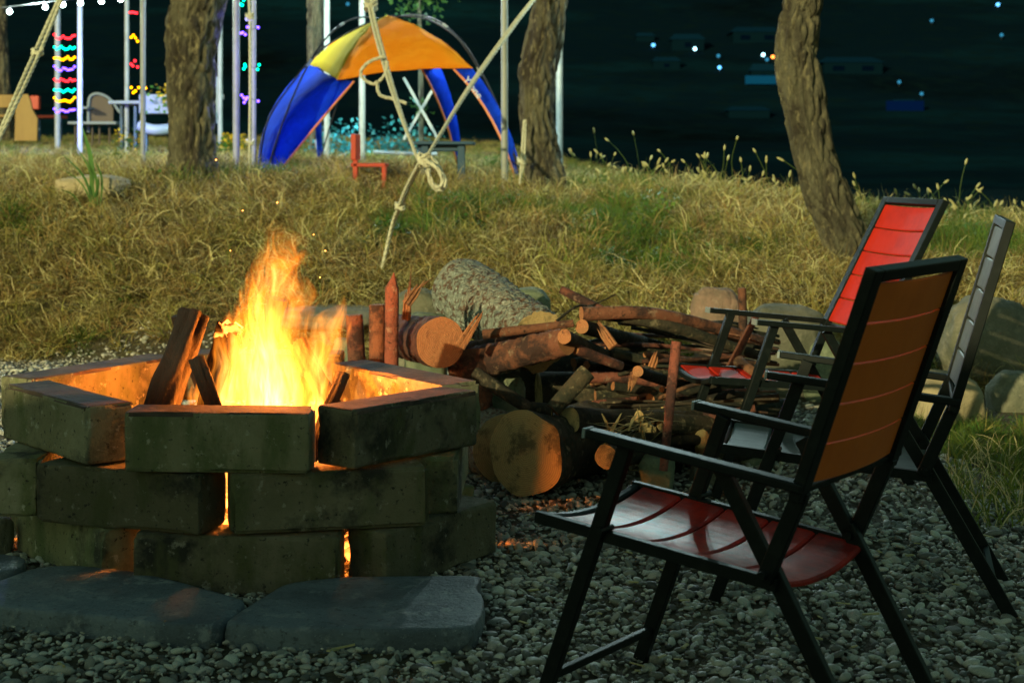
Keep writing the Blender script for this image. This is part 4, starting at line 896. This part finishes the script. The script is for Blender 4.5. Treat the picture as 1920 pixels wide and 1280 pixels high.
# ------------------------------------------------------------------ far shore: houses and lamps
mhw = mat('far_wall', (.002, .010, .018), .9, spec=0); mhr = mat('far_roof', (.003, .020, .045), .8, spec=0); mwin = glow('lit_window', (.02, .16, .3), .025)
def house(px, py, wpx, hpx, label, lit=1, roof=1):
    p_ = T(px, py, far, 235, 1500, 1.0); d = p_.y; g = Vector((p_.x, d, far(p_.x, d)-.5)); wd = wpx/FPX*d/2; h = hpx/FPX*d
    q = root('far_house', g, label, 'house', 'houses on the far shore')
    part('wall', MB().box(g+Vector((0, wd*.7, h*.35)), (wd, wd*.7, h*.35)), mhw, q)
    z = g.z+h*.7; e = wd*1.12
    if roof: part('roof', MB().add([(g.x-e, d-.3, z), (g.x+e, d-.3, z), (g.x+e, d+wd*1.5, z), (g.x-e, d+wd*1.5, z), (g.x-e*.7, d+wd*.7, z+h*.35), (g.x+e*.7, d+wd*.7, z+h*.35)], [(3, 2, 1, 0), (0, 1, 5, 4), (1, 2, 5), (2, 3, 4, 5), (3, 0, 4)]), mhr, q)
    for k in range(lit):
        cx = g.x-wd*.5+wd*k*1.0/max(1, lit-1) if lit > 1 else g.x; part('window', MB().box((cx, d-.05, g.z+h*.4), (wd*.2, .06, h*.13)), mwin, q)
house(1290, 95, 60, 34, 'faint blue house at the left of the far hillside', 1); house(1420, 82, 90, 34, 'faint blue house with a lit sheet, just left of the leaning trunk', 2); house(1432, 158, 46, 40, 'small house with a bright cyan strip left of the leaning trunk', 1)
house(1600, 140, 110, 36, 'wide roofed house right of the leaning trunk', 2); house(1250, 130, 50, 26, 'dim small house under the leftmost far lamps', 1); house(1698, 208, 46, 24, 'blue lit shed low on the far shore, right', 1); house(1405, 222, 76, 26, 'long dim shed near the water', 0); house(1210, 80, 34, 20, 'tiny house above the leftmost far lamp', 0)
mcs = glow('cyan_strip', (.02, .35, .6), .17)
p_ = P(1432, 150, T(1432, 160, far, 235, 1500, 1.0).y-1.5); part('lit_strip', MB().box(p_, (4.4, .1, 1.0)), mcs, bpy.data.objects['far_house.002'])
p_ = P(1697, 201, T(1698, 208, far, 235, 1500, 1.0).y-1.2); part('lit_strip', MB().box(p_, (4.2, .1, 1.4)), glow('blue_strip', (.01, .09, .4), .09), bpy.data.objects['far_house.005'])
fl = [(1225, 85, 'b'), (1303, 92, 'w'), (1260, 115, 'd'), (1347, 105, 'd'), (1349, 127, 'b'), (1431, 103, 'w'), (1438, 112, 'd'), (1449, 107, 'o'), (1454, 136, 'd'), (1686, 154, 'd'), (1871, 9, 'b'), (1878, 66, 'd'), (1747, 39, 'd'), (652, 8, 'd'), (1728, 176, 'd')]
fm = {'b': glow('far_blue_lamp', (.12, .5, 1), 4), 'w': glow('far_white_lamp', (.4, .85, 1), 7), 'd': glow('far_dim_lamp', (.04, .3, .5), 1.1), 'o': glow('far_orange_lamp', (1, .25, .04), 6)}
nm = {'b': 'blue', 'w': 'bright cyan white', 'd': 'dim blue', 'o': 'orange'}
for x, y, k in fl:
    p_ = T(x, y+9, far, 235, 1500, 1.0); c = P(x, y, p_.y); g = Vector((c.x, c.y, far(c.x, c.y)))
    q = root('far_lamp', g, f'{nm[k]} lamp on the far hillside {"left" if x < 1460 else "right"} of the leaning trunk' if x > 1000 else 'dim blue lamp beyond the top of the tent', 'lamp', f'{nm[k]} lamps on the far shore {"left" if x < 1460 else "right"}')
    part('pole', MB().tube([g, c], .12, 5), M['frame'], q); part('lamp', MB().ball(c, .0011*c.y, 2), fm[k], q, True)
# ------------------------------------------------------------------ scatter helper: points with rotation, scale and choice, instanced in geometry nodes
def scatter(name, pts, protos, mats_done, label, cat, kind='stuff', base=(0, 0, 0)):
    """pts: list of (loc, euler, scale, index)"""
    me = bpy.data.meshes.new(name); me.from_pydata([p[0] for p in pts], [], [])
    a = me.attributes.new('rot', 'FLOAT_VECTOR', 'POINT'); a.data.foreach_set('vector', [c for p in pts for c in p[1]])
    a = me.attributes.new('siz', 'FLOAT_VECTOR', 'POINT'); a.data.foreach_set('vector', [c for p in pts for c in (p[2] if hasattr(p[2], '__len__') else (p[2],)*3)])
    a = me.attributes.new('idx', 'INT', 'POINT'); a.data.foreach_set('value', [p[3] for p in pts])
    o = bpy.data.objects.new(name, me); COL.objects.link(o); tag(o, label, cat, kind=kind)
    ng = bpy.data.node_groups.new(name, 'GeometryNodeTree'); ng.interface.new_socket('Geometry', in_out='INPUT', socket_type='NodeSocketGeometry'); ng.interface.new_socket('Geometry', in_out='OUTPUT', socket_type='NodeSocketGeometry')
    n = ng.nodes; L = ng.links.new; i = n.new('NodeGroupInput'); u = n.new('NodeGroupOutput'); g2i = n.new('GeometryNodeGeometryToInstance')
    for pr in reversed(protos):
        ob = n.new('GeometryNodeObjectInfo'); ob.inputs['Object'].default_value = pr; ob.inputs['As Instance'].default_value = True; L(ob.outputs['Geometry'], g2i.inputs[0])
    def at(nm, ty): x = n.new('GeometryNodeInputNamedAttribute'); x.data_type = ty; x.inputs[0].default_value = nm; return x.outputs['Attribute']
    ip = n.new('GeometryNodeInstanceOnPoints'); ip.inputs['Pick Instance'].default_value = True
    jn = n.new('GeometryNodeJoinGeometry')
    for pr in reversed(protos):
        ob = n.new('GeometryNodeObjectInfo'); ob.inputs['Object'].default_value = pr; ob.inputs['As Instance'].default_value = True; L(ob.outputs['Geometry'], jn.inputs[0])
    n.remove(g2i)
    L(i.outputs[0], ip.inputs['Points']); L(jn.outputs[0], ip.inputs['Instance']); L(at('idx', 'INT'), ip.inputs['Instance Index']); L(at('rot', 'FLOAT_VECTOR'), ip.inputs['Rotation']); L(at('siz', 'FLOAT_VECTOR'), ip.inputs['Scale']); L(ip.outputs[0], u.inputs[0])
    for x in [x for x in n if x.bl_idname == 'GeometryNodeObjectInfo' and not x.outputs['Geometry'].links]: n.remove(x)
    md = o.modifiers.new('scatter', 'NODES'); md.node_group = ng
    return o
def proto(mb, m, smooth=False): return bpy.data.objects.new('proto', mesh('proto', mb, m, smooth=smooth))
# pebbles
def pebble(k):
    vs, fs = ico(3 if k < 4 else 2); out = []
    for v in vs:
        q = 1+.30*N.noise(v*.9+Vector((k*9, 0, 0)))+.10*N.noise(v*2.6+Vector((0, k*5, 0)))
        out.append(Vector((v.x*.5*q, v.y*.5*q*(.62+.04*(k % 4)), v.z*.5*q*(.42+.05*(k % 3)))))
    return proto(MB().add(out, fs), M['pebble'], True)
pp = [pebble(k) for k in range(8)]
pts = []
def pit_in(x, y): return (x-PIT.x)**2/.62**2+(y-PIT.y)**2/.50**2 < 1
y = 3.15
while y < 10.6:
    hw = .345*y+.35
    den = 2900 if y < 5.2 else (2100 if y < 7 else 1500)
    n = int(den*2*hw*.05)
    for i in range(n):
        x = R.uniform(-hw, hw); yy = y+R.random()*.05
        if pit_in(x, yy) or yy > edge_y(x)+R.gauss(0, .10): continue
        s_ = min(.052, max(.007, R.lognormvariate(-4.06, .46)))*(1.0 if y < 6 else 1.08)
        pts.append(((x, yy, land(x, yy)+R.uniform(-.001, .013)), (R.gauss(0, .32), R.gauss(0, .32), R.random()*6.28), (s_*R.uniform(.85, 1.3), s_*R.uniform(.8, 1.2), s_*R.uniform(.8, 1.25)), R.randrange(8)))
    y += .05
print('PEBBLES', len(pts))
scatter('gravel', pts, pp, None, 'grey green river pebbles covering the ground round the fire pit and chairs', 'gravel')
# small leaves and chips of wood lying on the pebbles
b = MB()
for px, py in ((620, 1218), (640, 1212), (1000, 1105), (1180, 1090), (1640, 1150), (1700, 1040), (900, 990), (1290, 1210), (830, 1240), (1480, 1130), (1240, 1170), (120, 1245), (1530, 1195)):
    c = G(px+R.uniform(-8, 8), py, .022); a = R.random()*3.1; X = Vector((math.cos(a), math.sin(a), R.uniform(-.2, .2))); b.box(c, (R.uniform(.012, .03), R.uniform(.003, .006), .002), X, Vector((-X.y, X.x, 0)))
for i in range(90):
    y_ = R.uniform(3.4, 6.2); x_ = R.uniform(-.3*y_, .34*y_)
    if pit_in(x_, y_) or (y_ < 4.9 and x_ < 0): continue
    a = R.random()*3.1; X = Vector((math.cos(a), math.sin(a), R.uniform(-.2, .2))); b.box((x_, y_, .024), (R.uniform(.006, .02), R.uniform(.0015, .005), .0012), X, Vector((-X.y, X.x, 0)))
solo('wood_chips', b, M['straw_pale'], G(620, 1216), 'pale chips and dry leaves scattered on the pebbles', 'wood chips', kind='stuff')

# grass tufts
def blade(b, p0, d0, ln, wd, curl, segs=5, mi=0, grav=.5):
    p_ = Vector(p0); d = Vector(d0).normalized(); side = d.cross(Vector((R.random()-.5, R.random()-.5, .2))).normalized(); vs = []
    for i in range(segs+1):
        w_ = wd*(1-i/segs)**.7/2+.0002; vs += [p_-side*w_, p_+side*w_]
        d = (d+Vector((R.gauss(0, curl), R.gauss(0, curl), R.gauss(0, curl)-grav*i/segs))).normalized(); p_ = p_+d*ln/segs
        side = (side-d*side.dot(d)).normalized()
    b.add(vs, [(2*i, 2*i+1, 2*i+3, 2*i+2) for i in range(segs)], mi)
def tuft(n, rad, ln, wd, up, curl, grav, mats):
    b = MB()
    for i in range(n):
        a = R.random()*6.28; r_ = rad*math.sqrt(R.random()); d = Vector((math.cos(a)*R.uniform(.2, 1.3), math.sin(a)*R.uniform(.2, 1.3), up*R.uniform(.3, 1.2)))
        blade(b, (math.cos(a)*r_, math.sin(a)*r_, -.01+R.random()*.02), d, ln*R.uniform(.5, 1.2), wd*R.uniform(.6, 1.3), curl, 5, 0 if R.random() < .75 or len(mats) < 2 else 1, grav)
    return proto(b, mats)
dry = [tuft(64, .13, .25, .0062, .45, .42, .40, [M['straw'], M['straw_pale']]) for k in range(5)]
mixd = [tuft(60, .10, .22, .0065, .8, .25, .3, [M['straw'], M['green']]) for k in range(2)]
grn = [tuft(55, .09, .20, .006, 1.5, .16, .25, [M['green'], M['leaf']]) for k in range(3)]
def cloverish():
    b = MB()
    for i in range(70):
        a = R.random()*6.28; r_ = .14*math.sqrt(R.random()); c = Vector((math.cos(a)*r_, math.sin(a)*r_, R.uniform(.02, .13))); d = Vector((R.gauss(0, 1), R.gauss(0, 1), R.gauss(.3, .4))).normalized()*R.uniform(.015, .032); s_ = d.cross(Vector((0, .3, 1))).normalized()*d.length*.45
        b.add([c, c+d*.5+s_, c+d, c+d*.5-s_], [(0, 1, 2, 3)])
    return proto(b, M['leaf'])
clo = [cloverish() for k in range(2)]
pts = []; gp = []
def greenness(x, y): return N.noise(Vector((x*.75+3, y*1.0, 2)))+.5*N.noise(Vector((x*2.1, y*2.4, 7)))+.14*sst((x+1)/2)-.02
for i in range(15500):
    y = R.uniform(4.9, 15.5); hw = .35*y+.5; x = R.uniform(-hw, hw)
    if y < edge_y(x)+R.gauss(0, .10) or y > crest_y(x)+ (1.6 if x > 1.2 else 2.4): continue
    if R.random() > (1.0 if y < 13.6 else .45): continue
    z = land(x, y); g = greenness(x, y); flat = x > 1.3 and y < 7.3
    if z < .15 and not flat and y < foot_y(x)-.1: continue
    s_ = R.uniform(.55, 1.15)*(.75 if y < foot_y(x)+.6 and x < 1 else 1)
    if flat or g > .42: k = R.choice([7, 8, 9, 7, 8, 9, 5, 10]); s_ *= .45 if flat else .85
    elif g > .30: k = R.choice([5, 6, 7, 8, 9, 10, 11])
    elif g > .1: k = R.choice([0, 1, 2, 3, 4, 5, 6])
    else: k = R.choice([0, 1, 2, 3, 4, 0, 1, 2, 3, 4, 5])
    pts.append(((x, y, z-.01), (R.gauss(0, .25), R.gauss(0, .25), R.random()*6.28), s_, k))
print('TUFTS', len(pts))
scatter('grass', pts, dry+mixd+grn+clo, None, 'matted dry yellow grass with green patches covering the mound and bank', 'grass')
# plateau: short turf farther back
pts = []
for i in range(5200):
    y = R.uniform(14.2, 28); hw = .35*y; x = R.uniform(-hw, 1.6)
    pts.append(((x, y, land(x, y)-.01), (R.gauss(0, .2), R.gauss(0, .2), R.random()*6.28), R.uniform(.3, .55), R.choice([0, 1, 2, 5, 6, 7, 8])))
scatter('short_turf', pts, dry+mixd+grn+clo, None, 'short sparse turf on the level ground beyond the mound', 'turf')
# foxtails on the crest
b = MB()
for i in range(115):
    px = R.choice([R.uniform(1060, 1560), R.uniform(1080, 1500), R.uniform(1590, 1920)]); x = (px-960)/FPX*12.6; y = crest_y(x)+R.uniform(-.5, .7); x = (px-960)/FPX*y; z = land(x, y); h = R.uniform(.10, .36)*(1.5 if R.random() < .2 else 1)
    d = Vector((R.gauss(0, .38), R.gauss(0, .2), 1)).normalized(); p0 = Vector((x, y, z)); p1 = p0+d*h*.6; p2 = p1+(d+Vector((R.gauss(0, .35), 0, -.1))).normalized()*h*.4
    b.tube(smooth_path([p0, p1, p2], 3), .0022, 4, mi=0); dd = (p2-p1).normalized(); e = p2+(dd+Vector((0, 0, -.25))).normalized()*R.uniform(.035, .065); m = (p2+e)/2
    b.tube([p2, p2.lerp(e, .3), p2.lerp(e, .75), e], [.003, .0095, .0085, .002], 6, mi=1)
    for k in range(3): blade(b, p0, (R.gauss(0, .6), R.gauss(0, .4), 1), h*.6, .006, .12, 4, 0, .3)
solo('foxtail_grass', b, [M['green'], M['straw_pale']], on(1300, 12.6), 'foxtail grasses with pale seed heads along the crest of the bank', 'foxtail grass', kind='stuff')
# spiky plant on the mound and leafy weeds
def plant(name, base, label, cat): return root(name, base, label, cat)
g = on(172, T(172, 400).y); q = plant('spiky_plant', g, 'dark green spiky plant with long sword leaves on the mound at the left', 'plant')
for i, (px, py, w_) in enumerate(((155, 240, .035), (118, 290, .018), (90, 350, .016), (140, 270, .015), (163, 300, .02), (185, 330, .014), (105, 310, .012), (178, 300, .016))):
    tip = P(px, py, g.y-.1); a = g+Vector((R.uniform(-.05, .05), 0, -.05)); b = MB(); m = a.lerp(tip, .5)+Vector((.04, 0, .06)); pth = smooth_path([a, m, tip], 5); vs = []
    for k, p_ in enumerate(pth):
        f = k/(len(pth)-1); ww = w_*math.sin(math.pi*(.12+.85*f))**.8/2+.001; vs += [p_-Vector((ww, 0, 0)), p_+Vector((0, .25*ww, -.1*ww)), p_+Vector((ww, 0, 0))]
    fs = [(3*k+j, 3*k+j+1, 3*k+j+4, 3*k+j+3) for k in range(len(pth)-1) for j in (0, 1)]
    part('sword_leaf', b.add(vs, fs), M['leaf'], q, True)
for (x0, y0, sx, sy, n, lb) in ((730, 448, 34, 24, 340, 'leafy green weed behind the splintered shards on the mound'), (215, 292, 12, 22, 90, 'young bright green weed left of the thick pine trunk'), (1240, 408, 22, 18, 110, 'bright leaved weed on the grassy bank'), (245, 560, 14, 12, 70, 'little green weed low on the mound left of the fire'), (940, 320, 30, 20, 120, 'low green weed beside the right tent leg')):
    p_ = T(x0, y0+sy); d = p_.y; q = plant('leafy_weed', on(x0, d), lb, 'weed'); cs = [P(x0+R.uniform(-sx, sx), y0+R.uniform(-sy, sy), d+R.uniform(-.1, .1)) for k in range(12)]
    part('stem', MB().tube([on(x0, d), P(x0, y0, d), P(x0+4, y0-sy, d)], [.006, .005, .002], 5), M['green'], q); part('leaf', leaf_cloud(cs, .035, n, .045), M['leaf'] if n != 90 and n != 110 else M['green'], q)['kind'] = 'stuff'
# tall grass by the right hand chair
b = MB()
for i in range(420):
    px, py = R.uniform(1770, 1925), R.uniform(850, 1000); c = G(px, py, 0); blade(b, c, (R.gauss(0, .5), R.gauss(0, .4), 1.2), R.uniform(.08, .20), .006, .13, 6, 0 if R.random() < .7 else 1, .35)
solo('tall_grass', b, [M['green'], M['straw_pale']], G(1850, 900), 'fresh green grass growing at the right edge beside the grey chair', 'grass', kind='stuff')
